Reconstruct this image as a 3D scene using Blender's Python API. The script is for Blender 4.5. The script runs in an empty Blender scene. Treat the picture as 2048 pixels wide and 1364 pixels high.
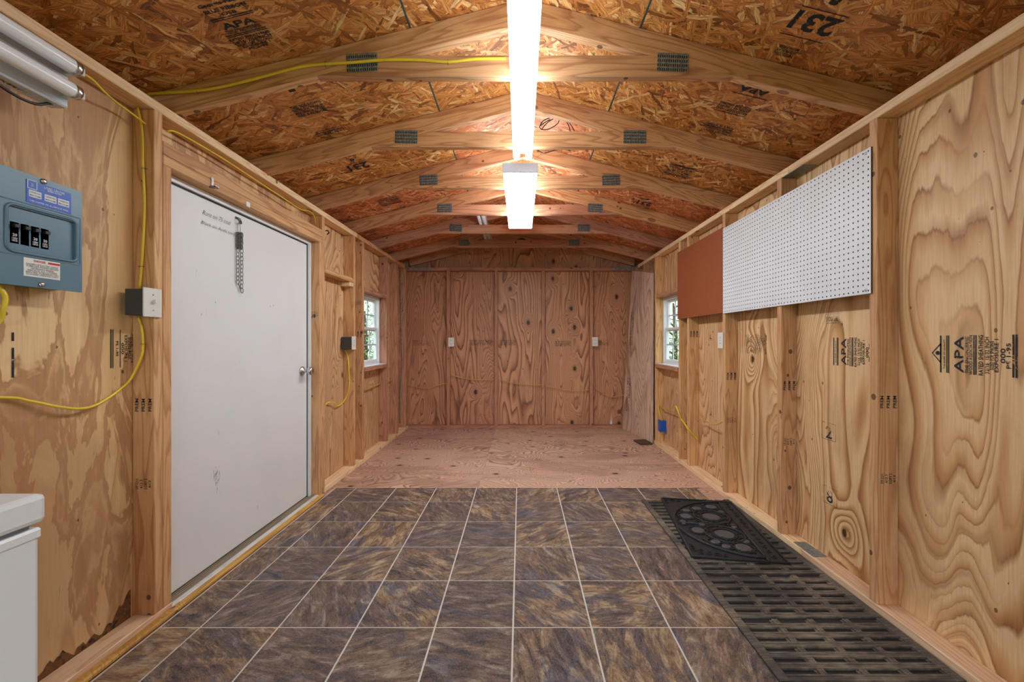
import bpy, bmesh, math, random
from mathutils import Vector, Matrix
random.seed(7)
sc = bpy.context.scene
C = sc.collection
PI = math.pi

# ------------------------------------------------------------------ camera, world, exposure
F, CX, HY, EYE = 805.0, 1041.0, 683.0, 1.115      # focal length (px of 2048), principal column / horizon row, eye height
cam_d = bpy.data.cameras.new('camera'); cam = bpy.data.objects.new('camera', cam_d); C.objects.link(cam)
cam.location = (0, 0, EYE); cam.rotation_euler = (PI/2, 0, 0)
cam_d.sensor_width = 36.0; cam_d.lens = 36.0*F/2048
cam_d.shift_x = (1024-CX)/2048; cam_d.shift_y = -(682-HY)/2048
cam_d.clip_start = 0.02
sc.camera = cam
w = bpy.data.worlds.new('overcast_sky'); sc.world = w; w.use_nodes = True
bg = w.node_tree.nodes['Background']; bg.inputs[0].default_value = (0.82, 0.92, 1.0, 1); bg.inputs[1].default_value = 1.05
sc.view_settings.view_transform = 'Standard'; sc.view_settings.look = 'None'
sc.view_settings.gamma = 1.0; sc.view_settings.use_curve_mapping = False
sc.view_settings.exposure = 1.62
TUBE_STRENGTH = 10.5
PANEL_STRENGTH = 10.0
sc.cycles.max_bounces = 8; sc.cycles.diffuse_bounces = 6; sc.cycles.caustics_reflective = False; sc.cycles.caustics_refractive = False
# daylight helper: portal that only guides sampling of the sky through the unseen opening added behind the camera for fill
pl = bpy.data.lights.new('fill_opening_portal', 'AREA'); pl.shape = 'RECTANGLE'; pl.size = 2.4; pl.size_y = 2.0
pl.cycles.is_portal = True
po = bpy.data.objects.new('fill_opening_portal', pl); C.objects.link(po); po.location = (0.0, -1.02, 1.0); po.rotation_euler = (PI/2, 0, 0)

# room constants (metres); the camera stands at x=0, y=0
XL, XLS = -1.44, -1.527       # left wall: stud face, sheathing face
XR, XRS = 1.457, 1.545        # right wall
YB, YBS = 5.158, 5.247        # rear wall
YF = -1.0                     # front wall behind the camera
ZT, ZTB = 2.070, 2.030        # top plate top / bottom
RX, RZ, SL = 0.02, 2.548, 0.2547   # ridge x, ridge z (underside of deck), slope
TH = math.atan(SL)

def onX(px, py, X): s = (px-CX)/X; return Vector((X, F/s, EYE+(HY-py)/s))
def onY(px, py, Y): s = F/Y; return Vector(((px-CX)/s, Y, EYE+(HY-py)/s))
def onZ(px, py, Z): s = (HY-py)/(Z-EYE); return Vector(((px-CX)/s, F/s, Z))

# ------------------------------------------------------------------ material helpers
def srgb(r, g, b):
    f = lambda c: (c/255/12.92) if c/255 <= .04045 else ((c/255+.055)/1.055)**2.4
    return (f(r), f(g), f(b), 1)
class NT:
    def __init__(s, name):
        s.m = bpy.data.materials.new(name); s.m.use_nodes = True; s.t = s.m.node_tree
        s.b = s.t.nodes['Principled BSDF']
    def n(s, typ, ins=None, **pr):
        nd = s.t.nodes.new('ShaderNode'+typ)
        for k, v in pr.items(): setattr(nd, k, v)
        for k, v in (ins or {}).items():
            if isinstance(v, bpy.types.NodeSocket): s.t.links.new(v, nd.inputs[k])
            else: nd.inputs[k].default_value = v
        return nd
    def math(s, op, a, b=0.0, c=None, clamp=False):
        ins = {0: a, 1: b}
        if c is not None: ins[2] = c
        return s.n('Math', ins, operation=op, use_clamp=clamp).outputs[0]
    def vmul(s, v, k): return s.n('VectorMath', {0: v, 1: k}, operation='MULTIPLY').outputs[0]
    def vadd(s, v, k): return s.n('VectorMath', {0: v, 1: k}, operation='ADD').outputs[0]
    def noise(s, v, scale, detail=2.0, rough=.5, dist=0.0):
        return s.n('TexNoise', {'Vector': v, 'Scale': scale, 'Detail': detail, 'Roughness': rough, 'Distortion': dist}).outputs[0]
    def ramp(s, f, stops, interp='LINEAR'):
        r = s.n('ValToRGB', {0: f}); cr = r.color_ramp; cr.interpolation = interp
        while len(cr.elements) < len(stops): cr.elements.new(.5)
        for e, (p, c) in zip(cr.elements, stops): e.position = p; e.color = c
        return r.outputs[0]
    def mix(s, f, a, b, blend='MIX'):
        m = s.n('Mix', {0: f, 6: a, 7: b}, data_type='RGBA', blend_type=blend)
        return m.outputs[2]
    def coords(s, rnd=True):
        v = s.n('TexCoord').outputs['Object']
        s.rand = s.n('ObjectInfo').outputs['Random']
        if rnd:
            o = s.math('MULTIPLY', s.rand, 43.0)
            c = s.n('CombineXYZ', {0: o, 1: s.math('MULTIPLY', s.rand, 17.0), 2: s.math('MULTIPLY', s.rand, 71.0)}).outputs[0]
            v2 = s.vadd(v, c)
            s.raw = v
            return v2
        s.raw = v
        return v
    def out(s, col, rough=.6, bump=None, bs=.2, bd=.002, spec=.35, metal=0.0):
        b = s.b
        for k, v in (('Base Color', col), ('Roughness', rough), ('Specular IOR Level', spec), ('Metallic', metal)):
            if isinstance(v, bpy.types.NodeSocket): s.t.links.new(v, b.inputs[k])
            else: b.inputs[k].default_value = v
        if bump is not None:
            bp = s.n('Bump', {'Height': bump, 'Strength': bs, 'Distance': bd})
            s.t.links.new(bp.outputs[0], b.inputs['Normal'])
        return s.m

def plain(name, col, rough=.5, metal=0.0, spec=.5, grime=0.0):
    t = NT(name)
    if grime:
        v = t.coords()
        g = t.noise(v, 9.0, 5, .6)
        c = t.mix(t.math('MULTIPLY', t.ramp(g, [(.45, (0,0,0,1)), (.75, (1,1,1,1))]), grime), col, (col[0]*.45, col[1]*.42, col[2]*.38, 1))
        return t.out(c, rough, spec=spec, metal=metal)
    return t.out(col, rough, spec=spec, metal=metal)

def plywood(name, lite, mid, dark, N=17.0, knots=.5, stain=.35, sx=2.0, sz=.33, rough=.52, warp=.25, flame=0.0, kr=.055, ringmix=1.0, kscale=1.0):
    """rotary-cut pine veneer; local X = width, Z = face grain"""
    t = NT(name); v = t.coords()
    s3 = t.n('SeparateXYZ', {0: v}).outputs
    v2 = t.n('CombineXYZ', {0: s3[0], 1: s3[2], 2: 0.0}).outputs[0]          # (width, grain, 0)
    h = t.noise(t.vmul(v, (sx, 0, sz)), 1.0, 2.6, .45, warp)
    wob = t.noise(t.vmul(v, (26, 26, 3.0)), 1.0, 3, .6)
    vo = t.n('TexVoronoi', {'Vector': t.vmul(v2, (3.0*kscale, 2.0*kscale, 0)), 'Scale': 1.0, 'Randomness': .9}, feature='F1', voronoi_dimensions='2D')
    dk = vo.outputs['Distance']
    sep = t.n('SeparateColor', {0: vo.outputs['Color']}).outputs
    gate = t.math('LESS_THAN', sep[0], knots)
    e = t.math('POWER', 2.718, t.math('MULTIPLY', t.math('MULTIPLY', dk, dk), -26.0))
    kn = t.math('MULTIPLY', t.math('MULTIPLY', e, gate), .22)
    hh = t.math('ADD', t.math('ADD', h, kn), t.math('MULTIPLY', wob, .014))
    fr = t.math('FRACT', t.math('MULTIPLY', hh, N))
    fr2 = t.math('FRACT', t.math('MULTIPLY', hh, N*2.6))
    col = t.ramp(fr, [(0, lite), (.30, lite), (.62, mid), (.86, dark), (.97, lite)])
    col2 = t.ramp(fr2, [(0, lite), (.35, lite), (.8, mid), (.9, dark), (1, lite)])
    zone = t.ramp(t.noise(t.vmul(v, (2.6, 2.6, .4)), 1.0, 1, .5), [(.42, (0,0,0,1)), (.56, (1,1,1,1))])
    col = t.mix(zone, col, col2)
    if ringmix < 1: col = t.mix(1-ringmix, col, lite)
    if flame:
        f1 = t.noise(t.vmul(v, (6.5, 0, 1.5)), 1.0, 5, .55, .9)
        fm = t.ramp(f1, [(.478, (0,0,0,1)), (.492, (1,1,1,1)), (.54, (.8,.8,.8,1)), (.56, (.25,.25,.25,1)), (.62, (.9,.9,.9,1))])
        col = t.mix(t.math('MULTIPLY', fm, flame), col, dark)
    fine = t.noise(t.vmul(v, (170, 170, 6)), 1.0, 3, .6)
    col = t.mix(t.math('MULTIPLY', t.ramp(fine, [(.42, (0,0,0,1)), (.75, (1,1,1,1))]), .5), col, mid)
    st = t.noise(t.vmul(v, (2.6, 2.6, 1.1)), 1.0, 6, .65, .8)
    stc = (mid[0]*.66, mid[1]*.60, mid[2]*.64, 1)
    col = t.mix(t.math('MULTIPLY', t.ramp(st, [(.5, (0,0,0,1)), (.60, (1,1,1,1))]), stain), col, stc)
    sp = t.n('TexVoronoi', {'Vector': t.vmul(v2, (15, 10, 0)), 'Scale': 1.0}, feature='F1', voronoi_dimensions='2D')
    sg = t.math('LESS_THAN', t.n('SeparateColor', {0: sp.outputs['Color']}).outputs[1], .13)
    col = t.mix(t.math('MULTIPLY', t.math('MULTIPLY', t.math('LESS_THAN', sp.outputs['Distance'], t.math('MULTIPLY', t.n('SeparateColor', {0: sp.outputs['Color']}).outputs[0], .09)), sg), .75), col, (.06, .03, .018, 1))
    dj = t.math('ADD', dk, t.math('MULTIPLY', t.math('SUBTRACT', wob, .5), .06))
    halo = t.ramp(t.math('DIVIDE', dj, kr*2.2), [(.4, (1,1,1,1)), (1, (0,0,0,1))])
    col = t.mix(t.math('MULTIPLY', t.math('MULTIPLY', halo, gate), .55), col, (dark[0]*.7, dark[1]*.55, dark[2]*.5, 1))
    kd = t.math('LESS_THAN', dj, kr)
    col = t.mix(t.math('MULTIPLY', t.math('MULTIPLY', kd, gate), .9), col, (.04, .017, .011, 1))
    hs = t.n('HueSaturation', {'Hue': t.math('MULTIPLY_ADD', t.rand, .012, .494), 'Saturation': 1.0, 'Value': t.math('MULTIPLY_ADD', t.rand, .14, .95), 'Color': col})
    return t.out(hs.outputs[0], rough, bump=fr, bs=.12, bd=.001)

def lumber(name, lite, dark, red=0.0, rough=.58):
    """sawn softwood; local Z = length"""
    t = NT(name); v = t.coords()
    n1 = t.noise(t.vmul(v, (9, 9, .8)), 1.0, 2, .5, .3)
    fr = t.math('FRACT', t.math('MULTIPLY', n1, 13.0))
    col = t.ramp(fr, [(0, lite), (.5, lite), (.88, dark), (1, lite)])
    col = t.mix(.22, col, lite)
    fine = t.noise(t.vmul(v, (240, 240, 6)), 1.0, 3, .6)
    col = t.mix(t.math('MULTIPLY', t.ramp(fine, [(.42, (0,0,0,1)), (.8, (1,1,1,1))]), .5), col, dark)
    blot = t.noise(t.vmul(v, (5, 5, 2.5)), 1.0, 4, .6)
    col = t.mix(t.math('MULTIPLY', t.ramp(blot, [(.5, (0,0,0,1)), (.72, (1,1,1,1))]), .5), col, (dark[0]*.8, dark[1]*.75, dark[2]*.75, 1))
    sp = t.n('TexVoronoi', {'Vector': t.vmul(v, (16, 16, 14)), 'Scale': 1.0}, feature='F1')
    g = t.math('LESS_THAN', t.n('SeparateColor', {0: sp.outputs['Color']}).outputs[1], .33)
    d = t.math('MULTIPLY', t.math('LESS_THAN', sp.outputs['Distance'], t.math('MULTIPLY', t.n('SeparateColor', {0: sp.outputs['Color']}).outputs[0], .2)), g)
    col = t.mix(t.math('MULTIPLY', d, .8), col, (.06, .03, .018, 1))
    kn = t.n('TexVoronoi', {'Vector': t.vmul(v, (7, 7, 3.2)), 'Scale': 1.0}, feature='F1')
    g2 = t.math('LESS_THAN', t.n('SeparateColor', {0: kn.outputs['Color']}).outputs[2], .22)
    kd = t.math('MULTIPLY', t.math('LESS_THAN', kn.outputs['Distance'], .12), g2)
    col = t.mix(t.math('MULTIPLY', kd, .7), col, (.16, .06, .025, 1))
    hs = t.n('HueSaturation', {'Hue': t.math('MULTIPLY_ADD', t.rand, .012, .490), 'Saturation': 1.0, 'Value': t.math('MULTIPLY_ADD', t.rand, .22, .88), 'Color': col})
    return t.out(hs.outputs[0], rough, bump=fine, bs=.1, bd=.001)

def osb_mat(name, cols, shift=0.0):
    """oriented strand board; local X/Y in the sheet, strands mostly along X"""
    t = NT(name); v = t.coords()
    wv = t.n('TexNoise', {'Vector': v, 'Scale': 30.0, 'Detail': 2.0}).outputs[1]
    v = t.vadd(v, t.vmul(t.vadd(wv, (-.5, -.5, -.5)), (.015, .015, 0)))
    best = val = grain = dist = None
    for i, a in enumerate((1.25, 1.9, 0.75, 2.35, 1.55, 0.3)):
        m = t.n('Mapping', {'Vector': v, 'Location': (3.7*i, 1.9*i, 0), 'Rotation': (0, 0, a), 'Scale': (1, 1, 0)}).outputs[0]
        sc_ = (10-.5*i, 42+4*i, 0)
        mv = t.vmul(m, sc_)
        vo = t.n('TexVoronoi', {'Vector': mv, 'Scale': 1.0}, feature='F1', voronoi_dimensions='2D')
        se = t.n('SeparateColor', {0: vo.outputs['Color']}).outputs
        gr = t.n('TexNoise', {'Vector': t.vmul(m, (14, 260, 0)), 'Scale': 1.0, 'Detail': 2.0}, noise_dimensions='2D').outputs[0]
        pri = t.math('SUBTRACT', se[0], t.math('MULTIPLY', vo.outputs['Distance'], .35))
        if best is None: best, val, grain, dist = pri, se[1], gr, vo.outputs['Distance']
        else:
            g = t.math('GREATER_THAN', pri, best)
            mixf = lambda A, B: t.n('Mix', {0: g, 2: A, 3: B}, data_type='FLOAT').outputs[0]
            val, grain, dist, best = mixf(val, se[1]), mixf(grain, gr), mixf(dist, vo.outputs['Distance']), mixf(best, pri)
    col = t.ramp(val, [(0, cols[0]), (.18, cols[1]), (.55, cols[2]), (.85, cols[3]), (1, cols[4])])
    gcol = t.ramp(grain, [(.35, (.55, .5, .45, 1)), (.55, (1, 1, 1, 1)), (.75, (1.25, 1.2, 1.1, 1))])
    col = t.mix(1.0, col, gcol, 'MULTIPLY')
    edge = t.ramp(dist, [(.35, (1, 1, 1, 1)), (.8, (.45, .38, .32, 1))])
    col = t.mix(.6, col, edge, 'MULTIPLY')
    st = t.noise(t.raw, 2.3, 4, .6, .5)
    col = t.mix(t.math('MULTIPLY', t.ramp(st, [(.45, (0,0,0,1)), (.75, (1,1,1,1))]), .45), col, (cols[1][0]*.8, cols[1][1]*.8, cols[1][2]*.8, 1))
    hs = t.n('HueSaturation', {'Hue': .5+shift, 'Saturation': 1.0, 'Value': 1.0, 'Color': col})
    hgt = t.math('ADD', val, t.math('MULTIPLY', grain, .5))
    return t.out(hs.outputs[0], .5, bump=hgt, bs=.35, bd=.002, spec=.4)

def tile_mat():
    t = NT('slate_vinyl'); v = t.coords()
    ang = t.math('MULTIPLY', t.rand, 6.28)
    vr = t.n('VectorRotate', {'Vector': t.raw, 'Angle': ang}, rotation_type='Z_AXIS').outputs[0]
    off = t.n('CombineXYZ', {0: t.math('MULTIPLY', t.rand, 91.0), 1: t.math('MULTIPLY', t.rand, 37.0)}).outputs[0]
    vr = t.vadd(vr, off)
    base = t.noise(t.vmul(vr, (9, 26, 1)), 1.0, 9, .74, .7)
    col = t.ramp(base, [(.34, srgb(38, 35, 40)), (.43, srgb(84, 70, 68)), (.53, srgb(116, 94, 86)), (.61, srgb(150, 132, 120)), (.70, srgb(206, 192, 178))])
    gold = t.noise(t.vmul(vr, (4, 7, 1)), 1.0, 11, .78, .9)
    g2 = t.math('MULTIPLY', t.ramp(gold, [(.485, (0,0,0,1)), (.52, (1,1,1,1))]), t.ramp(t.math('FRACT', t.math('MULTIPLY', t.rand, 7.7)), [(.15, (.2,.2,.2,1)), (.8, (1,1,1,1))]))
    col = t.mix(t.math('MULTIPLY', g2, .8), col, t.ramp(base, [(.34, srgb(86, 66, 52)), (.48, srgb(158, 124, 86)), (.58, srgb(200, 172, 130)), (.75, srgb(236, 222, 200))]))
    blue = t.noise(t.vadd(t.vmul(vr, (3, 5, 1)), (8, 3, 0)), 1.0, 9, .72, .8)
    col = t.mix(t.math('MULTIPLY', t.ramp(blue, [(.54, (0,0,0,1)), (.62, (1,1,1,1))]), .62), col, t.ramp(base, [(.35, srgb(40, 48, 66)), (.6, srgb(96, 110, 134))]))
    dk = t.noise(t.vmul(vr, (14, 90, 1)), 1.0, 7, .8, 1.2)
    col = t.mix(t.math('MULTIPLY', t.ramp(dk, [(.55, (0,0,0,1)), (.61, (1,1,1,1))]), .7), col, srgb(40, 36, 40))
    fn = t.noise(vr, 230.0, 3, .7)
    col = t.mix(t.math('MULTIPLY', t.ramp(fn, [(.54, (0,0,0,1)), (.64, (1,1,1,1))]), .32), col, srgb(196, 184, 174))
    hgt = t.math('ADD', base, t.math('MULTIPLY', dk, .6))
    rough = t.n('MapRange', {0: dk, 1: .3, 2: .7, 3: .30, 4: .5}).outputs[0]
    return t.out(col, rough, bump=hgt, bs=.8, bd=.006, spec=.5)

def ink(name='stamp_ink', col=(.016, .018, .024, 1), wear=.38):
    t = NT(name); v = t.coords(False)
    n = t.noise(v, 120.0, 4, .65)
    n2 = t.noise(v, 11.0, 2, .5)
    a = t.ramp(t.math('ADD', t.math('MULTIPLY', n, .6), t.math('MULTIPLY', n2, .4)), [(wear, (0,0,0,1)), (wear+.07, (1,1,1,1))])
    t.out(col, .7)
    t.t.links.new(a, t.b.inputs['Alpha'])
    return t.m

def emis(name, col, strength):
    t = NT(name)
    t.b.inputs['Base Color'].default_value = (.8, .8, .8, 1)
    t.b.inputs['Emission Color'].default_value = col; t.b.inputs['Emission Strength'].default_value = strength
    return t.m

M = {}
M['ply_right'] = plywood('plywood_right_wall', srgb(228, 192, 146), srgb(198, 148, 98), srgb(150, 98, 56), N=22, knots=.27, stain=.3, sx=1.9, sz=.42, warp=.35, kr=.032, kscale=.9)
M['ply_left'] = plywood('plywood_left_wall', srgb(232, 196, 148), srgb(206, 160, 110), srgb(170, 122, 84), N=5, knots=0.0, stain=.42, sx=1.7, sz=.25, warp=.5, flame=.9, ringmix=.6)
M['ply_rear'] = plywood('plywood_rear_wall', srgb(208, 154, 116), srgb(180, 124, 90), srgb(112, 66, 45), N=26, knots=.26, stain=.3, rough=.42, sx=2.2, sz=.40, warp=.3, kr=.065, kscale=1.2)
M['ply_board'] = plywood('plywood_weathered', srgb(228, 204, 180), srgb(206, 174, 148), srgb(164, 128, 106), N=13, knots=.05, stain=.4)
M['ply_floor'] = plywood('plywood_floor', srgb(220, 184, 160), srgb(186, 142, 120), srgb(118, 80, 68), N=30, knots=.3, stain=.5, sx=2.6, sz=1.5, rough=.5, warp=.6, kr=.06, kscale=1.4)
M['stud'] = lumber('stud_lumber', srgb(222, 178, 126), srgb(180, 126, 78))
M['plate'] = lumber('plate_lumber', srgb(242, 212, 170), srgb(214, 170, 122))
M['truss'] = lumber('truss_lumber', srgb(212, 164, 116), srgb(160, 106, 66))
M['stud_red'] = lumber('rear_lumber', srgb(200, 150, 116), srgb(158, 106, 78))
M['osb'] = osb_mat('osb_deck', [srgb(128, 76, 34), srgb(184, 114, 54), srgb(218, 146, 76), srgb(230, 168, 98), srgb(246, 208, 148)])
M['osb_red'] = osb_mat('osb_deck_reddish', [srgb(124, 66, 38), srgb(188, 104, 58), srgb(222, 134, 80), srgb(232, 154, 102), srgb(246, 198, 152)])
M['tile'] = tile_mat()
M['grout'] = plain('grout', srgb(222, 214, 202), .8, grime=.15)
M['ink'] = ink()
M['ink_faint'] = ink('faint_ink', (.06, .045, .04, 1), .45)
M['marker'] = ink('marker_ink', (.05, .05, .05, 1), .36)
M['yellow'] = plain('yellow_cable_sheath', srgb(238, 208, 58), .45, grime=.35)
M['tan_cable'] = plain('dusty_cable_sheath', srgb(206, 168, 84), .5, grime=.3)
M['black'] = plain('black_plastic', (.012, .012, .013, 1), .45)
M['wire'] = plain('black_wire', (.015, .015, .016, 1), .4)
M['bluebox'] = plain('blue_plastic', srgb(20, 88, 190), .4)
M['darkbox'] = plain('dark_grey_plastic', srgb(66, 68, 68), .55, grime=.3)
M['coverplate'] = plain('cover_plate_plastic', srgb(226, 224, 216), .35)
M['steel'] = plain('bright_steel', (.62, .62, .63, 1), .25, 1.0)
M['dull_steel'] = plain('dull_steel', (.20, .19, .18, 1), .45, 1.0, grime=.5)
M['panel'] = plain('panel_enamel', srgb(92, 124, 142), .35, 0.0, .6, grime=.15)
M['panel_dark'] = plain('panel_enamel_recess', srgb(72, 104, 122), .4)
M['white_enamel'] = plain('white_enamel', srgb(236, 240, 242), .25)
M['seam'] = plain('freezer_gasket', srgb(120, 126, 132), .6)
M['door_paint'] = None
M['white_pvc'] = plain('white_vinyl', srgb(232, 234, 236), .35)
M['sill_dirty'] = plain('white_threshold', srgb(222, 220, 214), .5, grime=.5)
M['muntin'] = plain('muntin_bar', srgb(196, 204, 208), .5)
M['bark'] = plain('bark', srgb(80, 64, 50), .9)
M['rubber'] = plain('black_rubber', (.026, .027, .031, 1), .5, spec=.35)
M['scrap'] = plain('dark_scrap', srgb(92, 62, 50), .7)
M['tape'] = plain('white_paper', srgb(236, 234, 226), .8)
M['red_ink'] = plain('red_print', srgb(196, 44, 38), .6)
M['grey_ink'] = plain('grey_print', srgb(128, 128, 132), .6)
M['blue_label'] = plain('blue_label', srgb(34, 84, 190), .4)
M['white_print'] = plain('white_print', srgb(232, 236, 240), .6)
M['teal'] = plain('painted_panel_edge', srgb(52, 74, 70), .8, grime=.6)
M['yellow_wood'] = lumber('varnished_strip', srgb(214, 168, 84), srgb(176, 126, 56))
M['off_tube'] = plain('unlit_tube_glass', srgb(240, 242, 246), .18)
M['fixture_white'] = plain('fixture_enamel', srgb(206, 212, 224), .35)
M['light_stop'] = plain('light_stop_black', (.03, .03, .03, 1), .9)  # black for the unseen slab that keeps sky light out
M['grass'] = plain('lawn', srgb(96, 120, 62), .9, grime=.4)
M['tube_on'] = emis('lit_tube', (.79, .91, 1, 1), TUBE_STRENGTH)
M['panel_on'] = emis('lit_diffuser', (.79, .91, 1, 1), PANEL_STRENGTH)
def _door():
    t = NT('painted_steel_door'); v = t.coords(False)
    n = t.noise(v, 170.0, 3, .6); g = t.noise(t.vmul(v, (3, 3, 2)), 1.0, 5, .6)
    c = t.mix(t.math('MULTIPLY', t.ramp(g, [(.5, (0,0,0,1)), (.8, (1,1,1,1))]), .25), srgb(230, 231, 230), srgb(212, 212, 208))
    sc1 = t.noise(t.vmul(v, (30, 30, 9)), 1.0, 4, .7)
    c = t.mix(t.math('MULTIPLY', t.ramp(sc1, [(.70, (0,0,0,1)), (.74, (1,1,1,1))]), .5), c, srgb(120, 118, 114))
    return t.out(c, .42, bump=n, bs=.35, bd=.0012, spec=.45)
M['door_paint'] = _door()
def _wood_sill():
    t = NT('grooved_threshold'); v = t.coords(False)
    x = t.n('SeparateXYZ', {0: v}).outputs[0]
    f = t.math('FRACT', t.math('MULTIPLY', x, 80.0))
    n = t.noise(t.vmul(v, (60, 4, 60)), 1.0, 4, .6)
    c = t.ramp(t.math('ADD', t.math('MULTIPLY', f, .5), t.math('MULTIPLY', n, .5)), [(.3, srgb(92, 80, 66)), (.7, srgb(176, 158, 132))])
    return t.out(c, .7, bump=f, bs=.6, bd=.003)
M['old_sill'] = _wood_sill()
def _galv(name, tooth):
    t = NT(name); v = t.coords(False)
    s3 = t.n('SeparateXYZ', {0: v}).outputs
    a = t.math('FRACT', t.math('MULTIPLY', s3[0], 110.0)); b = t.math('FRACT', t.math('MULTIPLY', s3[2], 55.0))
    slot = t.math('MULTIPLY', t.math('LESS_THAN', a, .5), t.math('LESS_THAN', b, .62)) if tooth else t.math('MULTIPLY', a, 0.0)
    n = t.noise(v, 60.0, 3, .6)
    c = t.mix(slot, t.ramp(n, [(.35, srgb(112, 124, 126)), (.65, srgb(160, 170, 172))]), (.03, .035, .04, 1))
    return t.out(c, .45, bump=slot, bs=.6, bd=-.003, metal=.55)
M['gusset'] = _galv('toothed_plate_steel', True)
M['galv'] = _galv('galvanised_steel', False)
def _brown():
    t = NT('brown_hardboard'); v = t.coords()
    n = t.noise(v, 150.0, 4, .7); g = t.noise(v, 5.0, 3, .5)
    c = t.ramp(n, [(.3, srgb(122, 62, 34)), (.5, srgb(156, 86, 50)), (.75, srgb(178, 108, 68))])
    c = t.mix(t.math('MULTIPLY', g, .3), c, srgb(134, 72, 42))
    return t.out(c, .55, bump=n, bs=.2, bd=.001)
M['brown'] = _brown()
M['shaded_core'] = plain('shaded_hardboard_core', srgb(74, 48, 34), .9)  # brown hardboard core, kept dark to paint shade into the peg holes
def _peg():
    t = NT('white_pegboard_paint'); v = t.coords()
    n = t.noise(v, 6.0, 4, .6)
    c = t.ramp(n, [(.35, srgb(222, 225, 228)), (.65, srgb(228, 231, 234))])
    return t.out(c, .4)
M['peg'] = _peg()
def _matr():
    t = NT('dusty_rubber'); v = t.coords(False)
    n = t.noise(t.vmul(v, (3, 3, 3)), 1.0, 5, .7); f = t.noise(t.vmul(v, (18, 140, 1)), 1.0, 4, .6)
    c = t.ramp(t.math('ADD', t.math('MULTIPLY', n, .6), t.math('MULTIPLY', f, .4)), [(.36, srgb(50, 50, 54)), (.5, srgb(92, 85, 78)), (.62, srgb(142, 130, 112))])
    return t.out(c, .6, bump=f, bs=.3, bd=.001)
M['runner'] = _matr()
def _leaf():
    t = NT('leaf_green'); r = t.n('ObjectInfo').outputs['Random']; v = t.n('TexCoord').outputs['Object']
    n = t.noise(v, 2.5, 3, .6)
    c = t.ramp(n, [(.3, srgb(70, 100, 60)), (.5, srgb(128, 160, 104)), (.7, srgb(190, 210, 156))])
    t.out(c, .6)
    t.b.inputs['Transmission Weight'].default_value = 0.0
    return t.m
M['leaf'] = _leaf()
def _glass():
    t = NT('window_glass'); gl = t.n('BsdfGlossy', {'Roughness': .02}); tr = t.n('BsdfTransparent', {'Color': (.95, .98, .97, 1)})
    fz = t.n('LayerWeight', {'Blend': .5}).outputs['Facing']
    mx = t.n('MixShader', {0: t.math('MULTIPLY_ADD', t.math('POWER', fz, 5.0), .35, .03), 1: tr.outputs[0], 2: gl.outputs[0]})
    t.t.links.new(mx.outputs[0], t.t.nodes['Material Output'].inputs[0]); return t.m
M['glass'] = _glass()

# ------------------------------------------------------------------ object helpers
WM = {}
def link(o, parent, mw):
    C.objects.link(o); WM[o.name] = mw
    if parent is not None:
        o.parent = parent; o.matrix_basis = WM[parent.name].inverted() @ mw
    else: o.matrix_basis = mw
    return o
def tag(o, label=None, cat=None, group=None, kind=None):
    if label: o['label'] = label
    if cat: o['category'] = cat
    if group: o['group'] = group
    if kind: o['kind'] = kind
    return o
def empty(name, loc=(0, 0, 0), parent=None, **k):
    o = bpy.data.objects.new(name, None); o.empty_display_size = .05
    return tag(link(o, parent, Matrix.Translation(loc)), **k)
def finish(name, bm, mat, parent=None, mw=None, smooth=False, **k):
    bmesh.ops.recalc_face_normals(bm, faces=bm.faces)
    me = bpy.data.meshes.new(name); bm.to_mesh(me); bm.free()
    for m in (mat if isinstance(mat, (list, tuple)) else [mat]): me.materials.append(m)
    if smooth:
        for p in me.polygons: p.use_smooth = True
    o = bpy.data.objects.new(name, me)
    return tag(link(o, parent, mw if mw is not None else Matrix.Identity(4)), **k)
def addbox(bm, a, b, mi=0, bev=0.0):
    x0, x1 = sorted((a[0], b[0])); y0, y1 = sorted((a[1], b[1])); z0, z1 = sorted((a[2], b[2]))
    tmp = bmesh.new() if bev else bm
    vs = [tmp.verts.new(p) for p in ((x0,y0,z0),(x1,y0,z0),(x1,y1,z0),(x0,y1,z0),(x0,y0,z1),(x1,y0,z1),(x1,y1,z1),(x0,y1,z1))]
    fs = [tmp.faces.new([vs[i] for i in f]) for f in ((0,3,2,1),(4,5,6,7),(0,1,5,4),(1,2,6,5),(2,3,7,6),(3,0,4,7))]
    for f in fs: f.material_index = mi
    if bev:
        bmesh.ops.bevel(tmp, geom=tmp.edges[:], offset=bev, segments=2 if bev > .006 else 1, affect='EDGES', profile=.5)
        me = bpy.data.meshes.new('t'); tmp.to_mesh(me); tmp.free(); bm.from_mesh(me); bpy.data.meshes.remove(me)
def B(*boxes, bev=0.0):
    bm = bmesh.new()
    for bx in boxes: addbox(bm, bx[0], bx[1], bev=bev)
    return bm
def box(name, a, b, mat, parent=None, bev=0.002, **k):
    """box in world metres; mesh is stored about its own centre"""
    c = (Vector(a)+Vector(b))/2
    return finish(name, B((Vector(a)-c, Vector(b)-c), bev=bev), mat, parent, Matrix.Translation(c), **k)
def axes(origin, xd, yd, zd):
    m = Matrix.Identity(4)
    for i, v in enumerate((xd, yd, zd)):
        for j in range(3): m[j][i] = v[j]
    m.translation = Vector(origin); return m
def beam(name, p0, p1, wvec, width, thick, mat, parent, bev=.002, **k):
    """lumber from p0 to p1 (centre line); width is measured along wvec"""
    p0, p1 = Vector(p0), Vector(p1); z = (p1-p0).normalized(); x = Vector(wvec).normalized(); y = z.cross(x)
    L = (p1-p0).length
    bm = B(((-width/2, -thick/2, -L/2), (width/2, thick/2, L/2)), bev=bev)
    return finish(name, bm, mat, parent, axes((p0+p1)/2, x, y, z), **k)
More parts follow.
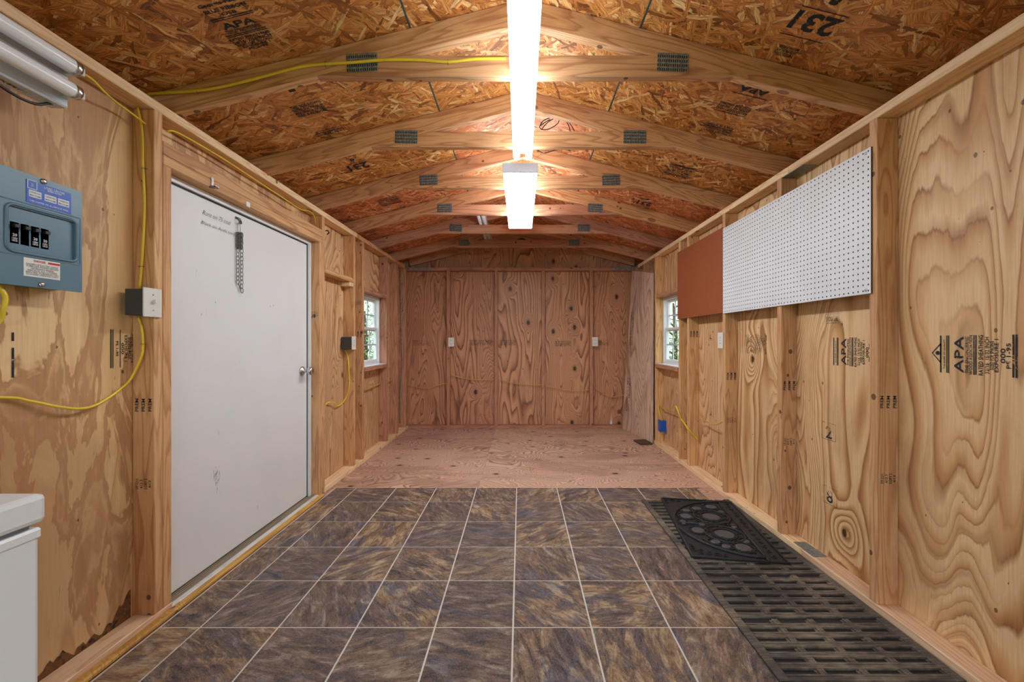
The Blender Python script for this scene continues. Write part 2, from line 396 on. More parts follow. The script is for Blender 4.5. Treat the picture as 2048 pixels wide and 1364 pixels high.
def prism(poly, y0, y1):
    """polygon in (x,z) extruded in y"""
    bm = bmesh.new(); n = len(poly)
    a = [bm.verts.new((x, y0, z)) for x, z in poly]; b = [bm.verts.new((x, y1, z)) for x, z in poly]
    bm.faces.new(a); bm.faces.new(b[::-1])
    for i in range(n): bm.faces.new((a[i], a[(i+1) % n], b[(i+1) % n], b[i]))
    return bm
def addtube(bm, pts, r, seg=8, closed=False, mi=0):
    pts = [Vector(p) for p in pts]; n = len(pts); rings = []; up = None
    for i, p in enumerate(pts):
        d = (pts[(i+1) % n]-pts[i-1]) if closed else (pts[min(i+1, n-1)]-pts[max(i-1, 0)])
        d.normalize()
        if up is None:
            up = Vector((0, 0, 1)) if abs(d.z) < .9 else Vector((1, 0, 0))
        u = (up-d*up.dot(d)); u.normalize(); up = u; v = d.cross(u)
        rr = r[i] if isinstance(r, (list, tuple)) else r
        rings.append([bm.verts.new(p+u*math.cos(2*PI*k/seg)*rr+v*math.sin(2*PI*k/seg)*rr) for k in range(seg)])
    m = n if closed else n-1
    for i in range(m):
        A, Bq = rings[i], rings[(i+1) % n]
        for k in range(seg):
            f = bm.faces.new((A[k], A[(k+1) % seg], Bq[(k+1) % seg], Bq[k])); f.smooth = True; f.material_index = mi
    if not closed:
        bm.faces.new(rings[0][::-1]); bm.faces.new(rings[-1])
def spline(pts, sub=6):
    pts = [Vector(p) for p in pts]; P = [pts[0]*2-pts[1]]+pts+[pts[-1]*2-pts[-2]]; out = []
    for i in range(1, len(P)-2):
        for k in range(sub):
            t = k/sub; a, b, c, d = P[i-1], P[i], P[i+1], P[i+2]
            out.append(.5*((2*b)+(c-a)*t+(2*a-5*b+4*c-d)*t*t+(3*b-a-3*c+d)*t**3))
    out.append(pts[-1]); return out
def cable(name, pts, r, mat, parent=None, sub=6, **k):
    c = sum((Vector(p) for p in pts), Vector())/len(pts); bm = bmesh.new()
    addtube(bm, [q-c for q in spline(pts, sub)], r)
    return finish(name, bm, mat, parent, Matrix.Translation(c), **k)
def addcyl(bm, a, b, r, seg=16, mi=0): addtube(bm, [a, b], r, seg, mi=mi)
def adddisc(bm, c, n, r, seg=20): 
    c = Vector(c); n = Vector(n).normalized(); u = n.orthogonal().normalized(); v = n.cross(u)
    bm.faces.new([bm.verts.new(c+u*math.cos(2*PI*k/seg)*r+v*math.sin(2*PI*k/seg)*r) for k in range(seg)])
def lathe(bm, c, axis, prof, seg=24):
    """prof: list of (distance along axis, radius)"""
    c = Vector(c); n = Vector(axis).normalized(); u = n.orthogonal().normalized(); v = n.cross(u); rings = []
    for h, r in prof: rings.append([bm.verts.new(c+n*h+u*math.cos(2*PI*k/seg)*r+v*math.sin(2*PI*k/seg)*r) for k in range(seg)])
    for A, Bq in zip(rings, rings[1:]):
        for k in range(seg): bm.faces.new((A[k], A[(k+1) % seg], Bq[(k+1) % seg], Bq[k])).smooth = True
    bm.faces.new(rings[0][::-1]); bm.faces.new(rings[-1])

# ---- flat print
_tc = {}
def glyphs(s, off=.012):
    if (s, off) not in _tc:
        cu = bpy.data.curves.new('t', 'FONT'); cu.body = s; cu.resolution_u = 2; cu.offset = off
        o = bpy.data.objects.new('t', cu); C.objects.link(o); bpy.context.view_layer.update()
        me = bpy.data.meshes.new_from_object(o.evaluated_get(bpy.context.evaluated_depsgraph_get()))
        vs = [v.co.xy.copy() for v in me.vertices]; fs = [tuple(p.vertices) for p in me.polygons]
        bpy.data.objects.remove(o); bpy.data.curves.remove(cu); bpy.data.meshes.remove(me)
        x0 = min(v.x for v in vs); x1 = max(v.x for v in vs); y0 = min(v.y for v in vs); y1 = max(v.y for v in vs)
        _tc[s, off] = (vs, fs, x0, y0, x1-x0, y1-y0)
    return _tc[s, off]
def addtext(bm, s, x, y, w_, h_, slant=0.0, off=.012):
    vs, fs, x0, y0, ww, hh = glyphs(s, off)
    nv = []
    for v in vs:
        yy = (v.y-y0)/hh*h_; nv.append(bm.verts.new((x+(v.x-x0)/ww*w_+slant*yy, y+yy, 0)))
    for f in fs:
        try: bm.faces.new([nv[i] for i in f])
        except ValueError: pass
def addrect(bm, x0, y0, x1, y1): bm.faces.new([bm.verts.new(p) for p in ((x0,y0,0),(x1,y0,0),(x1,y1,0),(x0,y1,0))])
def stamp(parent, items, width, origin, xd, yd, mat=None, name='printed_stamp', off=.012, **k):
    """items from top to bottom, centred on origin: ('t',text,height,widthfrac) ('b',height) ('s',gap) ('box',)"""
    xd = Vector(xd).normalized(); yd = Vector(yd).normalized(); n = xd.cross(yd)
    H = sum(i[2] if i[0] == 't' else i[1] for i in items if i[0] != 'box'); y = H/2; bm = bmesh.new(); e = width/2
    for it in items:
        if it[0] == 't':
            wf = it[3] if len(it) > 3 else 1.0
            addtext(bm, it[1], -e*wf, y-it[2], width*wf, it[2]*.86, off=off); y -= it[2]
        elif it[0] == 'b': addrect(bm, -e, y-it[1]*.8, e, y); y -= it[1]
        elif it[0] == 's': y -= it[1]
        elif it[0] == 'box':
            q = .0018
            for a in ((-e-.008, -H/2-.008, -e-.008+q, H/2+.008), (e+.008-q, -H/2-.008, e+.008, H/2+.008), (-e-.008, -H/2-.008, e+.008, -H/2-.008+q), (-e-.008, H/2+.008-q, e+.008, H/2+.008)): addrect(bm, *a)
    me = bpy.data.meshes.new(name)
    bm.to_mesh(me); bm.free(); me.materials.append(mat or M['ink'])
    o = bpy.data.objects.new(name, me)
    return tag(link(o, parent, axes(Vector(origin)+n*.0014, xd, yd, n)), **k)
S_APA = [('b', .006), ('s', .004), ('t', 'THE MARK OF QUALITY', .009, .8), ('s', .003), ('b', .004), ('s', .002), ('b', .004), ('s', .012), ('t', 'APA', .034, .95), ('s', .004),
         ('t', 'THE ENGINEERED', .012, .95), ('t', 'WOOD ASSOCIATION', .012), ('s', .003), ('b', .004), ('s', .002), ('b', .004), ('s', .003), ('t', 'RATED SHEATHING', .016), ('s', .003),
         ('t', '32/16  15/32 INCH', .014, .9), ('t', 'SIZED FOR SPACING', .013, .7), ('t', 'EXPOSURE 1', .013, .8), ('s', .003), ('t', '000', .016, .35), ('t', 'PS 1-95', .014, .6), ('s', .004), ('b', .006), ('s', .002), ('b', .006)]
S_GP = [('t', 'Georgia-Pacific', .022), ('s', .003), ('t', 'BLUE RIBBON', .017, .95), ('s', .003), ('t', 'OSB', .016, .35), ('s', .004), ('b', .005), ('s', .003), ('b', .004), ('s', .007),
        ('t', 'APA', .032, .8), ('s', .003), ('t', 'THE ENGINEERED', .009, .85), ('t', 'WOOD ASSOCIATION', .009, .85), ('s', .003), ('b', .005), ('s', .003), ('b', .004), ('s', .003),
        ('t', 'RATED SHEATHING', .013), ('t', '24/16  7/16 INCH', .018, .95), ('t', 'SIZED FOR SPACING', .011, .9), ('t', 'EXPOSURE 1', .013, .7), ('t', 'PS 2-92', .012, .5)]
S_DENSE = [('t', 'THIS SIDE DOWN', .016), ('t', 'RAFTER SPACING 24 IN', .013), ('t', 'MAX SPAN 24 INCHES', .013), ('t', 'NAIL 6 IN EDGES', .013), ('s', .006), ('b', .004), ('s', .003),
           ('t', 'RATED SHEATHING', .014), ('t', 'EXPOSURE 1 000 PS 2', .013), ('t', 'SIZED FOR SPACING', .013), ('b', .004), ('box',)]
S_231 = [('b', .004), ('s', .012), ('t', '231', .095, .95), ('s', .012), ('b', .004), ('s', .02), ('t', '8', .035, .2)]
def S_prem(): return [('t', 'PREM', .016), ('s', .010), ('t', 'PREM', .016), ('s', .010), ('t', 'PREM', .016)]
def S_mill(): return [('t', 'SYP KD19', .012), ('s', .004), ('t', '612 3', .012, .8), ('s', .004), ('t', 'S-DRY 2', .014), ('s', .004), ('t', '612', .01, .7)]

# ================================================================== SETTING: floor
floor = empty('floor', kind='structure')
box('subfloor', (XLS-.02, YF, -.06), (XRS+.02, YBS, -.004), M['ply_floor'], floor, bev=0)
def floor_panel(x0, x1, y0, y1):
    c = Vector(((x0+x1)/2, (y0+y1)/2, 0)); w_, l_ = x1-x0, y1-y0      # local X -> world Y (width), local Z (grain) -> world X
    bm = B(((-l_/2+.001, -.002, -w_/2+.001), (l_/2-.001, .002, w_/2-.001)), bev=.0008)
    return finish('floor_panel', bm, M['ply_floor'], floor, axes(c+Vector((0, 0, -.002)), (0, 1, 0), (0, 0, 1), (1, 0, 0)))
floor_panel(-1.46, -.32, 3.07, 4.155); floor_panel(-1.46, -.32, 4.155, 5.17)
floor_panel(-.32, 1.5, 3.07, 3.99); floor_panel(-.32, 1.5, 3.99, 5.17); floor_panel(1.2, 1.5, 1.6, 3.07)
box('grout_bed', (-1.41, YF, -.003), (1.335, 3.07, -.0005), M['grout'], floor, bev=0)
xs = [-1.405]+[-.029+.305*k for k in range(-4, 5)]+[1.335]
ys = [YF]+[1.569+.307*k for k in range(-8, 5)]+[3.066]
for j in range(len(ys)-1):
    for i in range(len(xs)-1):
        g = .0034; x0, x1, y0, y1 = xs[i]+g, xs[i+1]-g, ys[j]+g, ys[j+1]-g
        if x1-x0 < .02 or y1-y0 < .02: continue
        cx_, cy_ = (x0+x1)/2, (y0+y1)/2; bm = bmesh.new()
        addbox(bm, (x0-cx_, y0-cy_, -.001), (x1-cx_, y1-cy_, .0015), bev=.0008)
        finish('tile', bm, M['tile'], floor, Matrix.Translation((cx_, cy_, 0)))
box('edge_strip', (XL-.002, YF, 0), (XL+.03, 1.70, .020), M['yellow_wood'], floor, bev=.006)
beam('edge_strip', (XL+.014, 1.66, .009), (XL+.014, 2.90, .009), (1, 0, 0), .03, .018, M['yellow_wood'], floor, bev=.005)

# ================================================================== walls
ceiling_e = empty('ceiling', kind='structure')
M['osb_dark'] = M['osb']
wall_left = empty('wall_left', kind='structure'); wall_right = empty('wall_right', kind='structure')
wall_rear = empty('wall_rear', kind='structure'); wall_front = empty('wall_front', kind='structure')
def sheet(wall, side, a0, a1, z0, z1, mat, hole=None, t=.012):
    """plywood sheet. side L/R: a = world y; side B: a = world x. hole=(a0,a1,z0,z1)"""
    ca, cz = (a0+a1)/2, (z0+z1)/2; bx = []
    def add(p0, p1, q0, q1):
        if p1-p0 > .001 and q1-q0 > .001: bx.append(((p0-ca+.0008, 0, q0-cz), (p1-ca-.0008, t, q1-cz)))
    if hole:
        h0, h1, g0, g1 = hole
        add(a0, h0, z0, z1); add(h1, a1, z0, z1); add(h0, h1, z0, g0); add(h0, h1, g1, z1)
    else: add(a0, a1, z0, z1)
    if side == 'B': m = axes((ca, YBS, cz), (1, 0, 0), (0, 1, 0), (0, 0, 1))
    elif side == 'R': m = axes((XRS, ca, cz), (0, -1, 0), (1, 0, 0), (0, 0, 1))
    elif side == 'L': m = axes((XLS, ca, cz), (0, 1, 0), (-1, 0, 0), (0, 0, 1))
    else: m = axes((ca, YF, cz), (-1, 0, 0), (0, -1, 0), (0, 0, 1))
    if side in 'R':     # local x runs against world y: mirror the boxes
        bx = [((-b[0], a[1], a[2]), (-a[0], b[1], b[2])) for a, b in bx]
    return finish('plywood_sheet', B(*bx), mat, wall, m)
WIN = (3.715, 4.33, .875, 1.58)      # y0,y1,z0,z1 of both windows
WT = 2.068
R_near = sheet(wall_right, 'R', .44, 1.657, 0, WT, M['ply_right'])
R_far0 = sheet(wall_right, 'R', YF, .44, 0, WT, M['ply_right'])
R_mid = sheet(wall_right, 'R', 1.657, 2.88, 0, WT, M['ply_right'])
R_far = sheet(wall_right, 'R', 2.88, YBS, 0, WT, M['ply_right'], hole=WIN)
L_near = sheet(wall_left, 'L', .40, 1.625, 0, WT, M['ply_left'])
sheet(wall_left, 'L', YF, .40, 0, WT, M['ply_left'])
sheet(wall_left, 'L', 1.625, 2.925, 1.83, WT, M['ply_left'])
sheet(wall_left, 'L', 2.925, YBS, 0, WT, M['ply_right'], hole=WIN)
B0 = sheet(wall_rear, 'B', XLS-.012, -.315, 0, 2.03, M['ply_rear'])
B1 = sheet(wall_rear, 'B', -.315, .91, 0, 2.03, M['ply_rear'])
B2 = sheet(wall_rear, 'B', .91, XRS+.012, 0, 2.03, M['ply_rear'])
# gable above the plate
for x0, x1 in ((XLS-.012, -.315), (-.315, .91), (.91, XRS+.012)):
    zr = lambda x: RZ-SL*abs(x-RX)+.02
    poly = [(x0, 2.031), (x1, 2.031), (x1, zr(x1))]
    if x0 < RX < x1: poly.append((RX, zr(RX)))
    poly.append((x0, zr(x0))); cx_ = (x0+x1)/2
    finish('gable_sheet', prism([(x-cx_, z-2.2) for x, z in poly], 0, .012), M['ply_rear'], wall_rear, Matrix.Translation((cx_, YBS, 2.2)))
# front wall behind the camera with an unseen opening, added and widened for sky fill
for a, b in (((XLS, YF-.012, 0), (-1.2, YF, 2.6)), ((1.2, YF-.012, 0), (XRS, YF, 2.6)), ((-1.2, YF-.012, 2.0), (1.2, YF, 2.6))):
    box('plywood_sheet', a, b, M['ply_right'], wall_front, bev=0)

DZ = .0381
def stud(wall, side, y0, z0=.038, z1=ZTB, mat=None, th=.038, **k):
    xa, xb = (XL, XLS) if side == 'L' else (XR, XRS)
    xm = (xa+xb)/2
    return beam('stud', (xm, y0+th/2, z0), (xm, y0+th/2, z1), (1, 0, 0), abs(xb-xa)-.001, th, mat or M['stud'], wall, bev=.0025, **k)
SL_, SR_ = [], []
for y in (-.86, -.25, .36, .97): stud(wall_left, 'L', y); stud(wall_right, 'R', y+.06)
sL1 = stud(wall_left, 'L', 1.583)
stud(wall_left, 'L', 1.6225, z1=1.83, th=.040)                    # near door trimmer
sLt = stud(wall_left, 'L', 2.886, z0=0, z1=1.83)                  # far door trimmer
stud(wall_left, 'L', 2.925)
sLo = stud(wall_left, 'L', 3.475)
sLw = stud(wall_left, 'L', 3.672)
stud(wall_left, 'L', 4.335, mat=M['stud_red']); stud(wall_left, 'L', 4.70, mat=M['stud_red']); stud(wall_left, 'L', 5.05, mat=M['stud_red'])
sR1 = stud(wall_right, 'R', 1.645); sR2 = stud(wall_right, 'R', 2.25); sR3 = stud(wall_right, 'R', 2.867)
sR4 = stud(wall_right, 'R', 3.485); sR5 = stud(wall_right, 'R', 3.675)
stud(wall_right, 'R', 4.335); stud(wall_right, 'R', 4.74, mat=M['stud_red']); stud(wall_right, 'R', 5.05, mat=M['stud_red'])
def plate(wall, name, side, y0, y1, z, mat=None):
    xa, xb = (XL, XLS) if side == 'L' else (XR, XRS); xm = (xa+xb)/2
    beam(name, (xm, y0, z), (xm, y1, z), (1, 0, 0), abs(xb-xa)-.001, .0385, mat or M['plate'], wall, bev=.003)
plate(wall_left, 'bottom_plate', 'L', YF, 1.668, .0192); plate(wall_left, 'bottom_plate', 'L', 2.963, YB, .0192)
plate(wall_right, 'bottom_plate', 'R', YF, 2.09, .0192); plate(wall_right, 'bottom_plate', 'R', 2.0905, YB, .0192)
plate(wall_left, 'top_plate', 'L', YF, 3.55, 2.050); plate(wall_left, 'top_plate', 'L', 3.551, YBS-.001, 2.050, M['truss'])
plate(wall_right, 'top_plate', 'R', YF, 2.19, 2.050); plate(wall_right, 'top_plate', 'R', 2.191, YBS-.001, 2.050, M['plate'])
xm = (XL+XLS)/2
# door header, two courses
beam('header', (xm, 1.6235, 1.8505), (xm, 2.923, 1.8505), (1, 0, 0), .086, .0405, M['stud'], wall_left, bev=.003)
beam('header', (xm+.001, 1.6235, 1.899), (xm+.001, 2.923, 1.899), (1, 0, 0), .082, .055, M['stud'], wall_left, bev=.003)
beam('blocking', (xm+.002, 2.964, 1.640), (xm+.002, 3.474, 1.640), (1, 0, 0), .088, .038, M['stud'], wall_left, bev=.003)
box('blocking', (XLS, 3.40, 1.585), (XL-.002, 3.474, 1.619), M['plate'], wall_left)
for side, wall in (('L', wall_left), ('R', wall_right)):
    xa, xb = (XL, XLS) if side == 'L' else (XR, XRS); xc = (xa+xb)/2; sg = 1 if side == 'R' else -1
    beam('window_header', (xc-sg*.001, 3.714, 1.6), (xc-sg*.001, 4.334, 1.6), (1, 0, 0), .087, .036, M['stud_red'], wall, bev=.002)
    beam('window_sill_board', (xc-sg*.006, 3.714, .856), (xc-sg*.006, 4.334, .856), (1, 0, 0), .098, .036, M['stud_red'], wall, bev=.002)
# rear wall framing
yb = (YB+YBS)/2
beam('bottom_plate', (XL-.08, yb, .0192), (XR+.08, yb, .0192), (0, 1, 0), YBS-YB-.001, .0385, M['stud_red'], wall_rear, bev=.003)
beam('top_plate', (XL-.001, yb, 2.045), (XR-.0, yb, 2.045), (0, 1, 0), YBS-YB-.001, .042, M['stud_red'], wall_rear, bev=.003)
for x in (-1.50, -.927, -.315, .292, .91, 1.505):
    beam('stud', (x, yb, .038), (x, yb, 2.024), (0, 1, 0), YBS-YB-.001, .042 if abs(x) < 1 else .05, M['stud_red'], wall_rear, bev=.0025)
# mending plates and corner straps
box('mending_plate', (XR+.006, 2.01, .0384), (XRS-.012, 2.16, .0402), M['galv'], wall_right, bev=.0005, label='flat grey steel mending plate on the floor plate')
box('mending_plate', (XR+.004, 2.08, 2.0285), (XRS-.01, 2.26, 2.0305), M['galv'], wall_right, bev=.0005)
for sg, wall in ((-1, 'L'), (1, 'R')):
    x0 = XL if sg < 0 else XR
    bm = B(((x0-sg*.30, YB-.003, 2.030), (x0-sg*.02, YB, 2.062)), ((x0-sg*.003, YB-.16, 2.035), (x0, YB-.003, 2.066)))
    finish('corner_strap', bm, M['galv'], wall_rear)

for sg, xw in ((-1, XLS), (1, XRS)):  # unseen eave boards added to stop daylight leaking in over the plates
    box('light_stop_fascia', (sg*1.625 if sg > 0 else -1.600, YF, 2.02), (sg*1.637 if sg > 0 else -1.588, YBS, 2.135 if sg > 0 else 2.12), M['osb_dark'], ceiling_e, bev=0)
    box('light_stop_soffit', (xw, YF, 2.040), (sg*1.625 if sg > 0 else -1.588, YBS, 2.050), M['osb_dark'], ceiling_e, bev=0)
for sg, xa, xb in ((-1, -1.60, XLS-.0125), (1, XRS+.0125, 1.637)): box('light_stop_return', (xa, YBS, 2.03), (xb, YBS+.012, 2.155), M['ply_rear'], wall_rear, bev=0)  # unseen pieces added to close light leaks at the rear corners
# stamps on walls
def on_right(parent, px, py, items, width, mat=None): stamp(parent, items, width, onX(px, py, XRS), (0, 0, 1), (0, 1, 0), mat)
on_right(R_near, 1952, 710, S_APA, .135)
# triangle logo above the letters of the near stamp
bm = bmesh.new()
for a, b in (((-.035, 0), (0, .03)), ((0, .03), (.035, 0)), ((.035, 0), (-.035, 0))):
    a, b = Vector(a), Vector(b); n_ = Vector((-(b-a).y, (b-a).x)).normalized()*.0018
    bm.faces.new([bm.verts.new((q.x, q.y, 0)) for q in (a-n_, b-n_, b+n_, a+n_)])
adddisc(bm, (0, .011, 0), (0, 0, 1), .008)
p = onX(1882, 706, XRS)
me = bpy.data.meshes.new('printed_logo'); bm.to_mesh(me); bm.free(); me.materials.append(M['ink'])
link(bpy.data.objects.new('printed_logo', me), R_near, axes(p+Vector((-.0014, 0, 0)), (0, 0, 1), (0, 1, 0), (-1, 0, 0)))
on_right(R_mid, 1706, 704, S_APA, .135); on_right(R_mid, 1512, 688, S_APA, .13, M['ink_faint'])
stamp(R_mid, [('t', '100 dl', .030), ('box',)], .07, onX(1664, 637, XRS), (0, -1, 0), (0, 0, 1), M['ink_faint'])
for px, py, tx in ((1658, 863, '2'), (1660, 992, '8')): stamp(R_mid, [('t', tx, .07, .55), ('box',)], .075, onX(px, py, XRS), (0, -1, 0), (0, 0, 1), M['ink_faint'])
for px, py, tx in ((1422, 672, 'L'), (1422, 824, '2'), (1424, 888, 'C')): stamp(R_far, [('t', tx, .05, .5), ('box',)], .06, onX(px, py, XRS), (0, -1, 0), (0, 0, 1), M['ink_faint'])
stamp(L_near, [('t', 'RATED SHEATHING', .012), ('s', .003), ('t', '32/16  15/32', .014, .8), ('t', 'SIZED FOR', .014, .6), ('t', 'EXPOSURE 1', .014, .7), ('t', '000', .012, .3), ('s', .003), ('b', .003), ('s', .004), ('t', 'PS 1-95', .010, .4), ('s', .010), ('b', .004), ('s', .003), ('b', .005)], .145,
      onX(249, 697, XLS), (0, 0, -1), (0, 1, 0))
for py, h_ in ((672, .03), (705, .04), (735, .06)): stamp(L_near, [('t', '|', h_, .4)], .014, onX(25, py, XLS), (0, 1, 0), (0, 0, 1))
for sh, px, py, wd, mt in ((B0, 843, 686, .22, 'ink_faint'), (B0, 962, 685, .30, 'ink'), (B1, 1015, 685, .2, 'ink'), (B1, 1126, 687, .21, 'ink'), (B2, 1205, 685, .18, 'ink_faint')):
    stamp(sh, [('t', 'RATED SHEATHING', .018), ('t', '32/16 15/32 INCH', .018), ('t', 'APA EXPOSURE 1', .018), ('t', '000 PS 1-95 C-D', .018)], wd, onY(px, py, YBS), (1, 0, 0), (0, 0, 1), M[mt])
def stud_stamp(st, side, y0, px_unused, z, kind):
    xa, xb = (XL, XLS) if side == 'L' else (XR, XRS)
    it = S_prem() if kind == 'p' else S_mill()
    stamp(st, it, .050 if kind == 'p' else .042, ((xa+xb)/2, y0, z), (0, 0, 1) if True else 0, (-1, 0, 0), None)
for st, y0 in ((sR1, 1.645), (sR2, 2.25), (sR3, 2.867)):
    stud_stamp(st, 'R', y0, 0, .868, 'p'); stud_stamp(st, 'R', y0, 0, .555, 'm')
stud_stamp(sR4, 'R', 3.485, 0, 1.18, 'p')
stud_stamp(sL1, 'L', 1.583, 0, .865, 'p'); stud_stamp(sL1, 'L', 1.583, 0, .555, 'm')
stud_stamp(sLt, 'L', 2.886, 0, 1.31, 'm'); stud_stamp(sLw, 'L', 3.672, 0, 1.47, 'm'); stud_stamp(sLw, 'L', 3.672, 0, 1.18, 'p')

# damp rot along the foot of the near left sheet
t = NT('damp_rot'); v = t.coords(False); n = t.noise(v, 22.0, 5, .7)
t.out(t.ramp(n, [(.40, srgb(52, 38, 28)), (.5, srgb(128, 84, 46)), (.62, srgb(96, 66, 42)), (.72, srgb(170, 168, 164))]), .8)
M['rot'] = t.m
bm = bmesh.new(); pts = []
random.seed(5); y = .9; top = []
while y < 1.58:
    top.append((y, .042+max(0, random.gauss(.018, .022))+(.06 if y > 1.52 else 0)+(.05 if y < 1.2 and random.random() < .5 else 0))); y += .009
top = [(q, sum(top[max(0, min(len(top)-1, i_+d_))][1] for d_ in (-1, 0, 1))/3) for i_, (q, _) in enumerate(top)]; lo = [(q, .036) for q, _ in top]
for (a, za), (b, zb), (_, _z) in zip(top, top[1:], top[1:]):
    bm.faces.new([bm.verts.new((XLS+.0016, yy, zz)) for yy, zz in ((a, .036), (b, .036), (b, zb), (a, za))])
finish('rot_stain', bm, M['rot'], L_near)

# ================================================================== ceiling deck
ceiling = ceiling_e
ct, st_ = math.cos(TH), math.sin(TH)
def deck(sg, u0, u1, y0, y1, mat):
    """sg -1 left slope, +1 right; u horizontal distance from ridge"""
    zd = Vector((sg*st_, 0, ct))              # outward normal (up)
    down = Vector((sg*ct, 0, -st_))
    c = Vector((RX, 0, RZ))+down*((u0+u1)/2/ct)+Vector((0, (y0+y1)/2, 0))
    xd = Vector((0, 1, 0)); yd = zd.cross(xd)
    L, Wd = y1-y0, (u1-u0)/ct
    return finish('osb_panel', B(((-L/2+.001, -Wd/2+.001, 0), (L/2-.001, Wd/2-.001, .011))), mat, ceiling, axes(c, xd, yd, zd))
DK = {}
for sg in (-1, 1):
    a = M['osb']; r_ = M['osb_red']
    deck(sg, 0, .478, YF, .48, a); deck(sg, 0, .478, .48, 2.31, a); deck(sg, 0, .478, 2.31, 3.53, r_); deck(sg, 0, .478, 3.53, YBS, r_)
    DK[sg, 0] = deck(sg, .484, 1.62, YF, 1.70, a); DK[sg, 1] = deck(sg, .484, 1.62, 1.70, 2.90, a); DK[sg, 2] = deck(sg, .484, 1.62, 2.90, 4.14, r_); deck(sg, .484, 1.62, 4.14, YBS, r_)
    down = Vector((sg*ct, 0, -st_)); zd = Vector((sg*st_, 0, ct)); xd = Vector((0, 1, 0))
    c = Vector((RX, (YF+YBS)/2, RZ))+down*(.481/ct)
    finish('panel_seam', B(((-(YBS-YF)/2, -.004, -.001), ((YBS-YF)/2, .004, .004))), M['teal'], ceiling, axes(c, xd, zd.cross(xd), zd))
    c = Vector((RX, (YF+YBS)/2, RZ))+down*(.83/ct)
    finish('light_stop_cover', B(((-(YBS-YF)/2-.05, -.9, .0125), ((YBS-YF)/2+.05, .86, .03))), M['light_stop'], ceiling, axes(c, xd, zd.cross(xd), zd))  # unseen slab added to stop sky light leaking between deck panels
def onRoof(px, py):
    sg = -1 if px < CX+10 else 1
    a, b = (px-CX)/F, (HY-py)/F
    d = (RZ-EYE+sg*SL*RX)/(b+SL*sg*a); return Vector((a*d, d, EYE+b*d)), sg
def roof_stamp(k, px, py, items, width, flip=False, mat=None, sc_=1.0):
    p, sg = onRoof(px, py); xd = Vector((ct, 0, -sg*st_)); yd = Vector((0, -1, 0))
    if flip: xd, yd = -xd, -yd
    stamp(DK[sg, k], [(i[0], i[1], i[2]*sc_, *i[3:]) if i[0] == 't' else (i[0], *[q*sc_ for q in i[1:]]) for i in items], width, p, xd, yd, mat, off=.03)
roof_stamp(0, 480, 50, S_GP, .155)
roof_stamp(1, 618, 218, S_DENSE[:5], .15, sc_=1.7); roof_stamp(1, 660, 262, S_DENSE[5:9], .15, sc_=1.4); roof_stamp(1, 580, 176, [('t', '1', .05, .6)], .05)
roof_stamp(2, 714, 330, S_231, .14, True); roof_stamp(2, 778, 402, S_DENSE, .16, sc_=1.3)
roof_stamp(0, 1637, 38, S_231, .17, True); roof_stamp(0, 1572, 103, S_DENSE[:3], .08, True, sc_=1.3)
roof_stamp(1, 1436, 258, S_DENSE[:4]+[('box',)], .14, True, sc_=1.5); roof_stamp(1, 1466, 218, S_DENSE[5:10], .16, True, sc_=1.6); roof_stamp(1, 1505, 184, S_GP[8:11], .17, True, sc_=1.4)
roof_stamp(2, 1358, 342, S_DENSE, .16, True, sc_=1.35); roof_stamp(2, 1290, 405, S_231, .13, True)

# ================================================================== trusses
TV = .104
names = ['nearest roof truss, with yellow cable stapled across its left side', 'second roof truss from the camera, with black wire coil behind its tie',
         'third roof truss, just above the near end of the flat panel light', 'fourth roof truss, above the middle of the flat panel light',
         'fifth roof truss, just beyond the far end of the flat panel light', 'sixth and last full roof truss, close to the rear gable']
trusses = []
for k in range(6):
    y = 1.68+.61*k; T = empty('roof_truss', (RX, y, 2.22), label=names[k], cat='truss', group='roof trusses of sawn lumber')
    trusses.append(T)
    for sg in (-1, 1):
        zd = Vector((sg*ct, 0, -st_)); xd = Vector((-sg*st_, 0, -ct)); yd = zd.cross(xd)
        L = 1.575/ct; e = TV*st_
        bm = prism([(0.001, 0.001*st_), (TV*ct, e), (TV*ct, L), (0.001, L)], -.019, .019)
        bmesh.ops.bevel(bm, geom=[q for q in bm.edges if q.calc_length() > .3], offset=.0025, segments=1, affect='EDGES')
        finish('rafter', bm, M['truss'] if k < 3 else M['stud_red'] if k > 3 else M['truss'], T, axes((RX+sg*.0005, y+.019, RZ), xd, yd, zd))
    c0 = .865; c1 = (RZ-TV-2.311)/SL; xc = -.008
    zd = Vector((1, 0, 0)); xd = Vector((0, 0, -1)); yd = zd.cross(xd)
    bm = prism([(0, -c1), (.089, -c0-.045), (.089, c0+.045), (0, c1)], -.0185, .0185)
    bmesh.ops.bevel(bm, geom=[q for q in bm.edges if q.calc_length() > .3], offset=.0025, segments=1, affect='EDGES')
    finish('collar_tie', bm, M['truss'] if k < 3 else M['stud_red'], T, axes((RX, y+.019, 2.311), xd, yd, zd))
    for sg in (-1, 1):
        jit = random.uniform(-.06, .06)
        m = Matrix.Translation((-.008+sg*.652+random.uniform(-.012, .012), y-.0012, 2.279)) @ Matrix.Rotation(jit, 4, 'Y')
        finish('gusset_plate', B(((-.064, -.0012, -.038), (.064, .0008, .038)), bev=.0004), M['gusset'], T, m)
GT = empty('gable_truss', (RX, 5.165, 2.2), label='dark rafter pair lying against the rear gable plywood', cat='rafters')
for sg in (-1, 1):
    zd = Vector((sg*ct, 0, -st_)); xd = Vector((-sg*st_, 0, -ct)); yd = zd.cross(xd)
    finish('rafter', prism([(0, 0), (.092*ct, .092*st_), (.092*ct, 1.46/ct), (0, 1.46/ct)], -.019, .019), M['stud_red'], GT, axes((RX, 5.20, RZ), xd, yd, zd))
